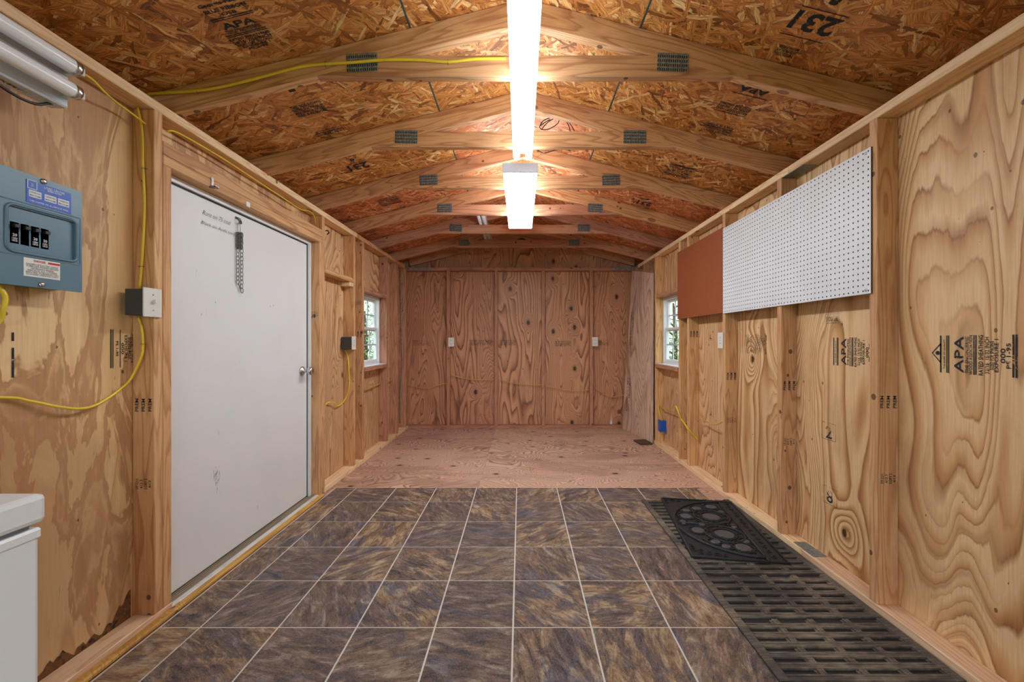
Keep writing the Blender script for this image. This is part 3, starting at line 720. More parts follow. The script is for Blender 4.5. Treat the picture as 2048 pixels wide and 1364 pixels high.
# small dark vent high in the gable
V = empty('gable_vent', (.0, 5.235, 2.44), label='small dark vent with pale bars painted as light slits high in the rear gable', cat='vent')
box('vent_frame', (-.085, 5.225, 2.41), (.055, 5.245, 2.47), M['black'], V, bev=.003)
for i in range(3): box('light_slit', (-.06+i*.032, 5.221, 2.425), (-.036+i*.032, 5.226, 2.436), M['coverplate'], V, bev=0)  # pale bars stand in for daylight showing through the vent

# ================================================================== door
D = empty('door_1', (-1.5, 2.27, 0), kind='structure')
y0, y1 = 1.668, 2.884
box('door_leaf', (-1.550, y0+.008, .020), (-1.515, y1-.030, 1.800), M['door_paint'], D, bev=.003)
fr = bmesh.new()
addbox(fr, (-1.556, y0, 1.806), (-1.498, y1, 1.829)); addbox(fr, (-1.556, y1-.026, .012), (-1.498, y1, 1.806)); addbox(fr, (-1.556, y0-.0, .012), (-1.505, y0+.004, 1.806))
finish('door_frame', fr, M['white_pvc'], D)
box('weather_seal', (-1.556, y0, 1.800), (-1.512, y1-.026, 1.806), M['black'], D, bev=0)
box('weather_seal', (-1.556, y1-.030, .012), (-1.512, y1-.026, 1.80), M['black'], D, bev=0)
bm = B(((-.03, -(y1-y0)/2, 0), (.03, (y1-y0)/2, .014)), bev=.002)
finish('threshold', bm, M['old_sill'], D, Matrix.Translation((-1.498, (y0+y1)/2, 0)))
box('threshold_strip', (-1.469, y0, 0), (-1.441, y1, .018), M['sill_dirty'], D, bev=.004)
box('door_backing', (-1.60, y0-.05, 0), (-1.562, y1+.05, 1.9), M['ply_rear'], D, bev=0)
kb = onX(604, 742, -1.515); bm = bmesh.new()
lathe(bm, kb, (1, 0, 0), [(0, .033), (.006, .033), (.012, .022), (.018, .012), (.036, .012), (.042, .020), (.050, .027), (.062, .028), (.072, .022), (.075, .010)])
finish('door_knob', bm, M['steel'], D, smooth=True)
# handwriting
for tx, px, py, ww in (('Runs on 75 coal', 433, 435, .18), ('Black on Ands (on)', 436, 457, .22)):
    q = onX(px, py, -1.515); bm = bmesh.new(); addtext(bm, tx, -ww/2, -.012, ww, .022, .35, off=-.014)
    me = bpy.data.meshes.new('handwriting'); bm.to_mesh(me); bm.free(); me.materials.append(M['marker'])
    link(bpy.data.objects.new('handwriting', me), D, axes(q+Vector((.0014, 0, 0)), (0, 1, 0), (0, 0, 1), (1, 0, 0)))
# scuffs
bm = bmesh.new(); random.seed(3)
for _ in range(26):
    q = onX(432+random.gauss(0, 3), 957+random.gauss(0, 9), -1.515); l = random.uniform(.004, .02)
    bm.faces.new([bm.verts.new(q+Vector(v)) for v in ((.001, 0, 0), (.001, .0015, 0), (.001, .004, l), (.001, .0025, l))])
for px, py in ((402, 630), (540, 614), (546, 612), (430, 606), (585, 960)):
    q = onX(px, py, -1.515); bm.faces.new([bm.verts.new(q+Vector(v)) for v in ((.001, 0, 0), (.001, .003, 0), (.001, .003, .006), (.001, 0, .008))])
finish('scuff_marks', bm, M['marker'], D)
# hook, spring bundle and chain
xch = -1.505
CH = empty('hanging_chain', onX(477, 440, -1.515), label='steel chain and coiled spring hanging from a hook on the white door', cat='chain')
bm = bmesh.new(); q = onX(476, 440, -1.512)
addtube(bm, spline([q+Vector((0, -.01, .01)), q+Vector((.012, -.012, -.004)), q+Vector((.014, 0, -.018)), q+Vector((.008, .014, -.012)), q+Vector((.002, .016, .004))]), .0035)
addbox(bm, q+Vector((-.003, -.018, .004)), q+Vector((.002, .018, .014)))
finish('hook', bm, M['dull_steel'], CH)
def linkpts(c, L, W, rot):
    o = []
    for i in range(14):
        a = 2*PI*i/14; y_ = math.cos(a)*W; z_ = math.sin(a)*L
        o.append(c+Vector((y_*math.sin(rot), y_*math.cos(rot), z_)))
    return o
bm = bmesh.new(); top_ = onX(477, 452, xch); addtube(bm, linkpts(top_+Vector((0, .004, -.012)), .030, .008, .2), .0014, 6, True)
finish('wire_loop', bm, M['dull_steel'], CH)
for i, dy in enumerate((-.008, .004, .014)):
    bm = bmesh.new(); c = onX(477, 481, xch)+Vector((.002*i, dy, 0)); pts = []
    for k in range(100): a = k*2*PI/8; pts.append(c+Vector((math.cos(a)*.0075, math.sin(a)*.0055, .045-.09*k/100)))
    addtube(bm, pts, .0017, 5); finish('spring_coil', bm, M['dull_steel'], CH)
def chain(px, ya, yb_, n):
    a, b = onX(px, ya, xch), onX(px, yb_, xch)
    for i in range(n):
        c = a+(b-a)*((i+.5)/n); L = (b-a).length/n*.68
        bm = bmesh.new(); addtube(bm, [p_-c for p_ in linkpts(c, L, .0065, .3 if i % 2 else 1.3)], .0015, 6, True)
        finish('chain_link', bm, M['dull_steel'], CH, Matrix.Translation(c))
chain(483.5, 467, 576, 14); chain(475.5, 497, 568, 9)
bm = bmesh.new(); addtube(bm, [onX(476, 566, xch), onX(482, 580, xch)], .002, 6); addtube(bm, linkpts(onX(484, 581, xch+.004), .014, .006, .4), .002, 6, True)
finish('snap_ring', bm, M['dull_steel'], CH)
# latch bracket on the header
q = onX(424, 372, XL); LB = empty('latch_bracket', q, label='bright steel latch bracket screwed to the door header', cat='bracket')
bm = B((q+Vector((0, -.007, .0)), q+Vector((.003, .007, .040))), (q+Vector((-.0, -.012, -.004)), q+Vector((.025, .012, -.001))))
finish('bracket_plate', bm, M['steel'], LB); bm = bmesh.new(); addtube(bm, [q+Vector((.004, -.02, -.012)), q+Vector((.02, .01, -.006))], .0045); finish('latch_pin', bm, M['dull_steel'], LB)
q = onX(496, 407, XL); box('paper_scrap', q+Vector((0, -.015, -.018)), q+Vector((.002, .015, .008)), M['tape'], None, bev=.0005, label='torn white paper scrap stuck on the door header', cat='paper')

# ================================================================== windows
def window(num, side):
    wy0, wy1, z0, z1 = WIN; sg = -1 if side == 'L' else 1
    xs_ = XLS if side == 'L' else XRS
    W_ = empty('window_%d' % num, (xs_, (wy0+wy1)/2, (z0+z1)/2), kind='structure')
    xo, xi = xs_+sg*.045, xs_-sg*.012
    def ring(xa, xb, a0, a1, b0, b1, t):
        bm = bmesh.new()
        addbox(bm, (xa, a0, b0), (xb, a0+t, b1)); addbox(bm, (xa, a1-t, b0), (xb, a1, b1)); addbox(bm, (xa, a0+t, b0), (xb, a1-t, b0+t)); addbox(bm, (xa, a0+t, b1-t), (xb, a1-t, b1))
        return bm
    finish('window_frame', ring(xo, xi, wy0+.002, wy1-.002, z0+.001, z1-.001, .026), M['white_pvc'], W_)
    zm = (z0+z1)/2+.015
    for (b0, b1, xx) in ((zm-.018, z1-.028, xs_+sg*.026), (z0+.028, zm+.018, xs_+sg*.004)):
        a0, a1 = wy0+.030, wy1-.030
        s_ = finish('sash', ring(xx, xx+sg*.020, a0, a1, b0, b1, .026), M['white_pvc'], W_)
        xg = xx+sg*.010
        box('pane', (xg-.0015, a0+.026, b0+.026), (xg+.0015, a1-.026, b1-.026), M['glass'], s_, bev=0)
        for f_ in (1/3, 2/3): yy = a0+.026+(a1-a0-.052)*f_; box('muntin', (xg-.005, yy-.006, b0+.026), (xg+.005, yy+.006, b1-.026), M['muntin'], s_, bev=0)
        zz = (b0+b1)/2; box('muntin', (xg-.006, a0+.026, zz-.007), (xg+.006, a1-.026, zz+.007), M['muntin'], s_, bev=0)
    box('window_stool', (xs_-sg*.012, wy0+.002, z0), (xs_-sg*.082, wy1-.002, z0+.006), M['white_pvc'], W_, bev=.001)
    return W_
window(1, 'L'); window(2, 'R')

# ================================================================== ceiling lights
L1 = empty('tube_light', (.012, 1.73, 2.2), label='lit twin tube shop light running along the ridge towards the camera', cat='light')
ya, yb_ = 1.12, 2.335
box('housing', (-.012, ya, 2.190), (.036, yb_-.03, 2.223), M['fixture_white'], L1, bev=.002)
for dx in (-.035, .036):
    bm = bmesh.new(); lathe(bm, (.012+dx, ya+.01, 2.180), (0, 1, 0), [(0, .010), (.006, .0185), (yb_-ya-.03, .0185), (yb_-ya-.018, .012), (yb_-ya-.012, .006)], 20)
    finish('lit_tube', bm, M['tube_on'], L1)
    box('lamp_holder', (.002+dx, yb_-.014, 2.168), (.022+dx, yb_-.006, 2.207), M['fixture_white'], L1, bev=.001)
L2 = empty('panel_light', (0, 3.12, 2.19), label='lit flat rectangular panel light behind the long tube light', cat='light')
box('housing', (-.06, 2.52, 2.206), (.057, 3.73, 2.224), M['fixture_white'], L2, bev=.003)
for ya_, yb2 in ((2.498, 2.512), (3.733, 3.747)): box('end_cap', (-.111, ya_, 2.166), (.108, yb2, 2.224), M['fixture_white'], L2, bev=.003)
bm = bmesh.new(); addbox(bm, (-.108, 2.5125, 2.163), (.105, 3.7325, 2.206), bev=.004); finish('diffuser', bm, M['panel_on'], L2)
L3 = empty('tube_light', (-.385, 4.4, 2.33), label='dark unlit twin tube light lying on the ties near the rear', cat='light')
box('housing', (-.43, 3.80, 2.335), (-.34, 4.98, 2.365), M['fixture_white'], L3, bev=.002)
for dx in (-.024, .024):
    bm = bmesh.new(); lathe(bm, (-.385+dx, 3.82, 2.328), (0, 1, 0), [(0, .01), (.004, .0165), (1.13, .0165), (1.135, .01)], 14); finish('unlit_tube', bm, M['off_tube'], L3)
# wall fixture, top left
L4 = empty('wall_tube_light', (-1.42, .65, 1.93), label='unlit white twin tube light fixed along the left wall plate', cat='light')
box('housing', (-1.44, .02, 1.828), (-1.386, 1.235, 1.967), M['fixture_white'], L4, bev=.004)
box('reflector', (-1.386, .02, 1.887), (-1.374, 1.225, 1.917), M['fixture_white'], L4, bev=.003)
for z in (1.938, 1.866):
    bm = bmesh.new(); lathe(bm, (-1.342, .03, z), (0, 1, 0), [(0, .012), (.006, .0215), (1.175, .0215), (1.188, .018), (1.190, .014)], 24); finish('unlit_tube', bm, M['off_tube'], L4)
    bm = bmesh.new(); lathe(bm, (-1.342, 1.2, z), (0, 1, 0), [(0, .0218), (.018, .0218), (.022, .012), (.026, .012)], 20); finish('tube_cap', bm, M['steel'], L4)
    box('lamp_holder', (-1.386, 1.218, z-.012), (-1.335, 1.236, z+.012), M['coverplate'], L4, bev=.002)
stamp(L4, [('t', 'SHOP LIGHT FOR 40 W LAMPS', .012)], .42, (-1.412, .95, 1.827), (0, 1, 0), (1, 0, 0), M['ink_faint'], 'printed_text')
cable('power_cord', [(-1.39, .3, 1.80), (-1.40, .9, 1.83), onX(40, 196, -1.41), onX(100, 207, -1.41), onX(128, 208, -1.41), (-1.41, 1.225, 1.832)], .004, M['wire'], None, label='black cord looping under the unlit wall tube light', cat='cord')

# ================================================================== breaker panel
PB = empty('breaker_panel', (-1.48, 1.17, 1.44), label='blue-grey steel breaker panel on the left plywood wall', cat='electrical panel')
X1, X0 = -1.440, XLS+.0005; d0, d1, pz0, pz1 = 1.010, 1.322, 1.276, 1.606
box('enclosure', (X0, d0+.006, pz0+.006), (X1-.006, d1-.006, pz1-.006), M['panel'], PB, bev=.002)
o0, o1, q0, q1 = 1.128, 1.300, 1.378, 1.500
bm = bmesh.new(); X2 = X1-.0005
for a, b in (((d0, pz0), (o0, pz1)), ((o1, pz0), (d1, pz1)), ((o0, pz0), (o1, q0)), ((o0, q1), (o1, pz1))): addbox(bm, (X1-.006, a[0], a[1]), (X1, b[0], b[1]))
bmesh.ops.remove_doubles(bm, verts=bm.verts, dist=.0001)
finish('front_cover', bm, M['panel'], PB)
bm = bmesh.new()
def rrect(a0, a1, b0, b1, r, x, seg=5):
    o = []
    for (cy_, cz_, st) in ((a1-r, b1-r, 0), (a0+r, b1-r, PI/2), (a0+r, b0+r, PI), (a1-r, b0+r, 1.5*PI)):
        for i in range(seg+1): a = st+PI/2*i/seg; o.append(Vector((x, cy_+math.cos(a)*r, cz_+math.sin(a)*r)))
    return o
addtube(bm, rrect(o0-.002, o1+.006, q0-.006, q1+.006, .018, X1), .0045, 6, True)
addtube(bm, rrect(o0-.03, o1+.016, q0-.014, q1+.017, .004, X1-.0005), .0018, 5, True)
finish('raised_rim', bm, M['panel'], PB)
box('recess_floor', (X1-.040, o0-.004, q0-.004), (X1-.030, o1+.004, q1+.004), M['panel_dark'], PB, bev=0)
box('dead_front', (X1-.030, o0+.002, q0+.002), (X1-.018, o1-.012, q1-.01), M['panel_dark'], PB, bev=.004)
box('breaker_bay', (X1-.0185, 1.134, 1.388), (X1-.0155, 1.238, 1.464), M['black'], PB, bev=0)
for i in range(4):
    ya_ = 1.138+i*.0245
    br = box('breaker', (X1-.018, ya_, 1.394), (X1-.006, ya_+.0235, 1.458), M['black'], PB, bev=.0015)
    box('toggle', (X1-.006, ya_+.005, 1.440), (X1+.006, ya_+.018, 1.450), M['black'], br, bev=.001)
    if i != 1: stamp(br, [('t', '20', .009, .8), ('s', .002), ('t', '120V', .007), ('t', 'HACR', .006)], .013, (X1-.006, ya_+.012, 1.413), (0, 1, 0), (0, 0, 1), M['white_print'], 'printed_rating')
for i in range(2):
    ya_ = 1.2405+i*.021; bm = bmesh.new(); addtube(bm, rrect(ya_, ya_+.017, 1.396, 1.456, .002, X1-.0178), .0009, 4, True); finish('knockout', bm, M['black'], PB)
box('marker_tag', (X1-.018, 1.150, 1.461), (X1-.0165, 1.192, 1.480), M['blue_label'], PB, bev=0)
stamp(PB, [('t', 'MAIN', .007, .6), ('t', 'DISCONNECT', .008)], .036, (X1-.0163, 1.171, 1.470), (0, 1, 0), (0, 0, 1), M['white_print'], 'printed_text')
box('blue_label', (X1, 1.172, 1.522), (X1+.001, 1.289, 1.588), M['blue_label'], PB, bev=0)
LX = X1+.0002
stamp(PB, [('t', 'LOAD CENTER', .008, .5), ('t', 'SERIES RATED', .006, .35)], .11, (LX, 1.243, 1.578), (0, 1, 0), (0, 0, 1), M['white_print'], 'printed_text')
stamp(PB, [('t', 'D', .010, .6), ('box',)], .008, (LX, 1.186, 1.577), (0, 1, 0), (0, 0, 1), M['white_print'], 'printed_logo')
for a in (1.178, 1.217, 1.252):
    box('label_field', (X1+.001, a, 1.541), (X1+.0014, a+.031, 1.561), M['white_print'], PB, bev=0)
    stamp(PB, [('t', '120/240 VAC', .006), ('s', .003), ('t', 'MAX 70 AMP', .006)], .027, (LX+.0006, a+.0155, 1.551), (0, 1, 0), (0, 0, 1), M['grey_ink'], 'printed_text')
stamp(PB, [('t', 'USE COPPER OR ALUMINUM WIRE', .005)], .10, (LX, 1.230, 1.530), (0, 1, 0), (0, 0, 1), M['white_print'], 'printed_text')
box('warning_label', (X1, 1.166, 1.306), (X1+.001, 1.258, 1.360), M['tape'], PB, bev=0)
stamp(PB, [('t', 'DANGER', .008)], .030, (LX, 1.205, 1.354), (0, 1, 0), (0, 0, 1), M['red_ink'], 'printed_text')
box('red_band', (X1+.001, 1.226, 1.350), (X1+.0014, 1.257, 1.356), M['red_ink'], PB, bev=0)
stamp(PB, [('t', 'HAZARD OF ELECTRIC SHOCK', .006), ('t', 'TURN OFF POWER BEFORE', .006), ('t', 'WORKING INSIDE', .006, .7), ('t', 'REPLACE ALL COVERS', .006, .9), ('t', 'BEFORE TURNING ON', .006), ('t', 'QUALIFIED PERSONS ONLY', .006)], .082, (LX, 1.212, 1.328), (0, 1, 0), (0, 0, 1), M['grey_ink'], 'printed_text')
for z, y_ in ((1.598, 1.215), (1.286, 1.210)):
    bm = bmesh.new(); lathe(bm, (X1, y_, z), (1, 0, 0), [(0, .008), (.003, .008), (.005, .005), (.006, .002)], 14); finish('screw', bm, M['steel'], PB)

# ================================================================== electrical boxes
def box_plate(name, loc, sx, label, box_mat, ya, yb_, z0, z1, xf, xbk, switch, group=None):
    E = empty(name, loc, label=label, cat='outlet' if not switch else 'switch', group=group)
    if box_mat: box('wiring_box', (xf, ya+.002, z0+.006), (xbk, yb_-.010, z1-.006), box_mat, E, bev=.002)
    pl_ = box('cover_plate', (xf, ya, z0), (xf+sx*.006, yb_, z1), M['coverplate'], E, bev=.0015)
    ym, zm = (ya+yb_)/2, (z0+z1)/2; xx = xf+sx*.006
    if switch: box('toggle', (xx, ym-.004, zm-.002), (xx+sx*.014, ym+.004, zm+.012), M['coverplate'], pl_, bev=.001)
    for dz in ((-.03, .03) if switch else (0,)):
        bm = bmesh.new(); lathe(bm, (xx, ym, zm+dz), (sx, 0, 0), [(0, .003), (.001, .003)], 8); finish('screw', bm, M['steel'], pl_)
    if not switch:
        for dz in (-.020, .020):
            for dy in (-.006, .006): box('socket_slot', (xx-.001*sx, ym+dy-.001, zm+dz-.005), (xx+.0004*sx, ym+dy+.001, zm+dz+.005), M['black'], pl_, bev=0)
    return E
box_plate('light_switch', (-1.44, 1.57, 1.27), 1, 'white light switch on dark grey box beside the white door', M['darkbox'], 1.528, 1.606, 1.210, 1.322, -1.436, -1.505, True)
box_plate('wall_outlet', (-1.44, 3.45, 1.10), 1, 'outlet on dark grey box with yellow cable, left of the left window', M['darkbox'], 3.41, 3.488, 1.045, 1.160, -1.432, -1.52, False)
box_plate('wall_outlet', (1.45, 2.94, 1.12), -1, 'small white cover plate under the brown hardboard sheet on the right', None, 2.885, 2.96, 1.065, 1.180, 1.455, 1.5, False)
for x, z, lb in ((-.888, 1.108, 'white outlet on the rear wall, left one of two'), (.955, 1.112, 'white outlet on the rear wall, right one of two')):
    E = empty('wall_outlet', (x, YB, z), label=lb, cat='outlet', group='outlets on the rear wall')
    box('wiring_box', (x-.03, YB, z-.05), (x+.03, YB+.07, z+.05), M['coverplate'], E, bev=.002)
    pl_ = box('cover_plate', (x-.037, YB-.006, z-.058), (x+.037, YB, z+.058), M['coverplate'], E, bev=.0015)
    for dz in (-.022, .022):
        for dx in (-.007, .007): box('socket_slot', (x+dx-.0015, YB-.0065, z+dz-.006), (x+dx+.0015, YB-.005, z+dz+.006), M['black'], pl_, bev=0)
BB = empty('junction_box', (1.52, 4.25, .21), label='bright blue plastic junction box under the right window', cat='junction box')
box('box_body', (1.487, 4.262, .160), (1.543, 4.333, .272), M['bluebox'], BB, bev=.003)
box('mounting_tab', (1.535, 4.255, .135), (1.543, 4.262, .20), M['bluebox'], BB, bev=.001)
box('box_rim', (1.482, 4.258, .155), (1.488, 4.336, .277), M['bluebox'], BB, bev=.001)

# ================================================================== cables
def staples(parent, pts, ax):
    for p in pts:
        bm = bmesh.new(); p = Vector(p)
        a = {'x': Vector((.009, 0, 0)), 'z': Vector((0, 0, .010))}[ax[0]]; n_ = Vector(ax[1])*.007
        addtube(bm, [p-a-n_*.7, p-a*.8+n_*.6, p+a*.8+n_*.6, p+a-n_*.7], .0011, 5)
        finish('staple', bm, M['dull_steel'], parent)
def cab(pts, r, mat, label, **k): return cable('electrical_cable', pts, r, mat, None, label=label, cat='cable', **k)
ys1 = 1.574
c = cab([Vector((-1.497, ys1, 2.03)), onY(284, 262, ys1), onY(286, 330, ys1), onY(289, 400, ys1), onY(288, 450, ys1), onY(284, 520, ys1), onY(279, 578, ys1)], .0045, M['yellow'], 'yellow cable running down the near left stud into the light switch')
staples(c, [onY(288, 337, ys1), onY(282, 533, ys1)], ('x', (0, -1, 0)))
c = cab([onY(277, 634, ys1), onY(284, 660, ys1), onY(286, 692, ys1), onY(282, 715, 1.565), onX(262, 757, -1.508), onX(236, 782, -1.512), onX(196, 808, -1.505), onX(163, 817, -1.50), onX(120, 814, -1.50), onX(60, 802, -1.512), onX(0, 795, -1.515), (-1.515, .9, .98)], .0045, M['yellow'], 'yellow cable sagging from the light switch across the left plywood')
staples(c, [onY(286, 688, ys1)], ('x', (0, -1, 0)))
c = cab([(-1.40, 1.20, 1.955), onX(175, 152, -1.41), onX(205, 180, -1.43), onX(232, 204, -1.45), onX(265, 228, -1.475), onY(291, 248, ys1)], .0035, M['yellow'], 'thin yellow cable from the unlit wall light to the near left stud')
yt = 1.673
c = cab([onY(296, 188, yt), onY(330, 186, yt), onY(400, 181, yt), onY(452, 172, yt), onY(520, 155, yt), onY(600, 134, yt), onY(652, 128, yt), onY(705, 125, yt-.002), onY(770, 120, yt-.002), onY(840, 120, yt), onY(895, 124, yt), onY(950, 118, yt), onY(1012, 117, yt)], .0060, M['yellow'], 'thick yellow cable stapled along the nearest roof truss')
staples(c, [onY(395, 182, yt), onY(651, 128, yt), onY(896, 124, yt)], ('z', (0, -1, 0)))
xh = XL-.02
c = cab([onX(333, 262, xh), onX(352, 264, xh), onX(400, 290, xh), onX(450, 320, xh), onX(505, 356, xh), onX(560, 392, xh), onX(600, 418, xh), onX(618, 422, xh-.01), onX(628, 432, xh-.02), onX(631, 448, xh-.03)], .0035, M['yellow'], 'thin yellow cable tacked under the left top plate above the door')
ys2 = 3.466
c = cab([onY(690, 699, ys2), onY(695, 712, ys2), onY(698, 745, ys2), onY(698, 775, ys2), onX(689, 800, -1.515), onX(676, 812, -1.505), onX(669, 806, -1.50), onX(662, 804, -1.50), onX(654, 806, -1.51), onX(650, 813, -1.52)], .0050, M['yellow'], 'yellow cable curling down below the outlet left of the left window')
staples(c, [onY(695, 722, ys2), onY(698, 762, ys2)], ('x', (0, -1, 0)))
cab([(-1.50, 3.711, .655), (-1.50, 4.0, .650), (-1.50, 4.33, .665)], .0055, M['tan_cable'], 'dusty cable running level below the left window')
cab([(-1.50, 4.374, .668), (-1.50, 4.55, .655), (-1.50, 4.70, .672)], .0055, M['tan_cable'], 'short dusty cable right of the left window stud')
yc = 5.215
def rc(pts, lb): return cab([onY(a, b, yc) for a, b in pts], .0050, M['tan_cable'], lb)
rc([(815, 769), (836, 774), (856, 777), (872, 772), (893, 766)], 'pale cable on the rear wall in the leftmost stud bay')
rc([(902, 694), (901, 720), (902, 740), (903, 749), (918, 754), (945, 759), (989, 760)], 'pale cable on the rear wall dropping from the left outlet')
rc([(996, 758), (1015, 764), (1040, 768), (1060, 770), (1084, 770)], 'pale cable on the rear wall in the middle stud bay')
rc([(1090, 771), (1120, 778), (1155, 783), (1180, 779)], 'pale cable on the rear wall over the white glare patch')
rc([(1187, 693), (1184, 735), (1188, 771), (1200, 783), (1222, 794), (1254, 789)], 'pale cable on the rear wall ending behind the leaning board')
c = cab([onX(1395, 842, 1.50), onX(1402, 838, 1.49), onX(1412, 843, 1.485), onX(1424, 849, 1.485), onX(1436, 848, 1.49), (1.50, 2.95, .54), (1.50, 2.905, .56)], .0045, M['tan_cable'], 'pale cable sagging in the bay below the small white plate')
c = cab([onY(1352, 812, 3.724), onY(1358, 826, 3.665), onY(1364, 840, 3.662), Vector((1.446, 3.56, .400)), Vector((1.446, 3.50, .372)), onY(1377, 859, 3.474), onY(1387, 870, 3.474), onY(1396, 880, 3.474)], .0070, M['yellow'], 'thick yellow cable crossing the twin studs beside the right window')
cab([onX(1318, 812, 1.50), onX(1330, 818, 1.50), onX(1343, 822, 1.50), onX(1353, 828, 1.50)], .0050, M['tan_cable'], 'pale cable running level under the right window')
cab([onY(1318, 808, 4.325), onY(1317, 818, 4.320), onY(1321, 832, 4.315), onY(1326, 845, 4.31)], .0060, M['yellow'], 'yellow cable feeding the blue junction box')
cab([(-1.47, 1.128, 1.276), onX(10, 592, -1.465), onX(6, 620, -1.47), onX(-4, 645, -1.48), (-1.50, 1.09, 1.10), (-1.51, 1.03, 1.02)], .0065, M['yellow'], 'fat yellow cable leaving the bottom of the breaker panel')
cab([onY(a_, b_, 5.035) for a_, b_ in ((801, 540), (802, 600), (803, 680), (804, 735), (800, 790), (800, 846))], .0050, M['galv'], 'grey cable hanging down the rear left corner')
# wire coil above second truss tie
CO = empty('wire_coil', (.25, 2.36, 2.35), label='black wire coil resting on the second truss tie', cat='wire')
yq = 2.36
for pts in ([(1079, 254), (1084, 244), (1096, 237), (1112, 234), (1128, 240), (1137, 250), (1140, 262)], [(1079, 254), (1083, 259), (1094, 259), (1106, 254), (1116, 246), (1119, 237)],
            [(1083, 259), (1093, 247), (1104, 239), (1112, 235)], [(1134, 241), (1142, 250), (1149, 262)], [(1085, 243), (1080, 252), (1088, 246), (1100, 239)]):
    cable('wire_strand', [onY(a, b, yq) for a, b in pts], .0028, M['wire'], CO)
HC = empty('light_chain', (.1, 2.4, 2.2), label='small steel hanger chain beside the end of the lit tube light', cat='chain')
bm = bmesh.new(); a, b = onY(1066, 318, 2.34), onY(1100, 299, 2.40)
addtube(bm, [a, a+(b-a)*.35], .0012, 5); finish('wire_hook', bm, M['steel'], HC)
for i in range(5):
    c_ = a+(b-a)*(.42+.13*i); dr = (b-a).normalized(); sd = dr.cross(Vector((0, 1, 0) if i % 2 else (0, 0, 1))).normalized()
    bm = bmesh.new(); addtube(bm, [dr*math.cos(t_)*.011+sd*math.sin(t_)*.005 for t_ in [2*PI*j/12 for j in range(12)]], .0013, 5, True); finish('chain_link', bm, M['steel'], HC, Matrix.Translation(c_))
cable('supply_cord', [onY(1074, 300, 2.47), onY(1088, 306, 2.46), onY(1104, 302, 2.45), onY(1125, 297, 2.44), (.30, 2.42, 2.26)], .003, M['wire'], None, label='black cord behind the hanger chain of the tube light', cat='cord')

# ================================================================== pegboards
def pegboard():
    Lq, Hq = 1.219, .607; nx, nz = 48, 24; cx_, cz_ = Lq/nx, Hq/nz; r = .0036; t_ = .005
    bm = bmesh.new(); grid = {}
    def V_(x, z, y=0.0):
        k = (round(x, 6), round(z, 6), round(y, 6))
        if k not in grid: grid[k] = bm.verts.new((x, y, z))
        return grid[k]
    for i in range(nx):
        for j in range(nz):
            x0, z0 = i*cx_, j*cz_; mx, mz = x0+cx_/2, z0+cz_/2
            out = [(x0+cx_, mz), (x0+cx_, z0+cz_), (mx, z0+cz_), (x0, z0+cz_), (x0, mz), (x0, z0), (mx, z0), (x0+cx_, z0)]
            inn = [(mx+r*math.cos(a*PI/4), mz+r*math.sin(a*PI/4)) for a in range(8)]
            for q in range(8):
                w2 = (q+1) % 8
                bm.faces.new((V_(*out[q]), V_(*out[w2]), V_(*inn[w2]), V_(*inn[q])))
                bm.faces.new((V_(*inn[q]), V_(*inn[w2]), V_(*inn[w2], t_), V_(*inn[q], t_))).material_index = 1
    for a, b in (((0, 0), (Lq, 0)), ((Lq, 0), (Lq, Hq)), ((Lq, Hq), (0, Hq)), ((0, Hq), (0, 0))):
        bm.faces.new([bm.verts.new(p_) for p_ in ((a[0], 0, a[1]), (b[0], 0, b[1]), (b[0], t_, b[1]), (a[0], t_, a[1]))]).material_index = 1
    bmesh.ops.remove_doubles(bm, verts=bm.verts, dist=.00001)
    return bm
PG = empty('pegboard', (XR-.006, 2.26, 1.6), label='large white perforated pegboard on the right wall studs', cat='pegboard')
y_n, y_f = 1.668, 2.885
me_bm = pegboard(); me = bpy.data.meshes.new('peg_sheet'); me_bm.to_mesh(me); me_bm.free(); me.materials.append(M['peg']); me.materials.append(M['shaded_core'])
o = bpy.data.objects.new('peg_sheet', me); link(o, PG, axes((XR-.0065, y_f, 1.315), (0, -1, 0), (1, 0, 0), (0, 0, 1)))
for y_, z in ((1.69, 1.905), (1.69, 1.33), (2.26, 1.905), (2.26, 1.33)):
    bm = bmesh.new(); lathe(bm, (XR-.0065, y_, z), (-1, 0, 0), [(0, .006), (.002, .005), (.003, .002)], 10); finish('screw', bm, M['steel'], PG)
HB = box('hardboard_sheet', (XR-.008, 2.889, 1.320), (XR-.002, 3.716, 1.935), M['brown'], None, bev=.001, label='brown hardboard sheet hung between the white pegboard and right window', cat='hardboard')

# ================================================================== leaning board and scrap
bm = bmesh.new()
P0, P1 = Vector((1.296, 5.14, .002)), Vector((1.440, 4.385, .002)); P3, P2 = Vector((1.425, 5.14, 2.02)), Vector((1.449, 4.385, 1.86))
nq = 12; front = []; back = []
for i in range(nq+1):
    ra, rb = [], []
    for j in range(nq+1):
        u, v_ = i/nq, j/nq; q = (P0*(1-u)+P1*u)*(1-v_)+(P3*(1-u)+P2*u)*v_
        n_ = Vector((-1, -.19, .05)).normalized()
        ra.append(bm.verts.new(q)); rb.append(bm.verts.new(q-n_*.007))
    front.append(ra); back.append(rb)
for i in range(nq):
    for j in range(nq):
        bm.faces.new((front[i][j], front[i+1][j], front[i+1][j+1], front[i][j+1])); bm.faces.new((back[i][j], back[i][j+1], back[i+1][j+1], back[i+1][j]))
for seq in ([(i, 0) for i in range(nq+1)], [(nq, j) for j in range(nq+1)], [(i, nq) for i in range(nq+1)], [(0, j) for j in range(nq+1)]):
    for (a, b), (c_, d) in zip(seq, seq[1:]): bm.faces.new((front[a][b], front[c_][d], back[c_][d], back[a][b]))
mwb = axes((1.4, 4.8, 1), (0, -1, 0), (1, 0, 0), (0, 0, 1)); bm.transform(mwb.inverted())
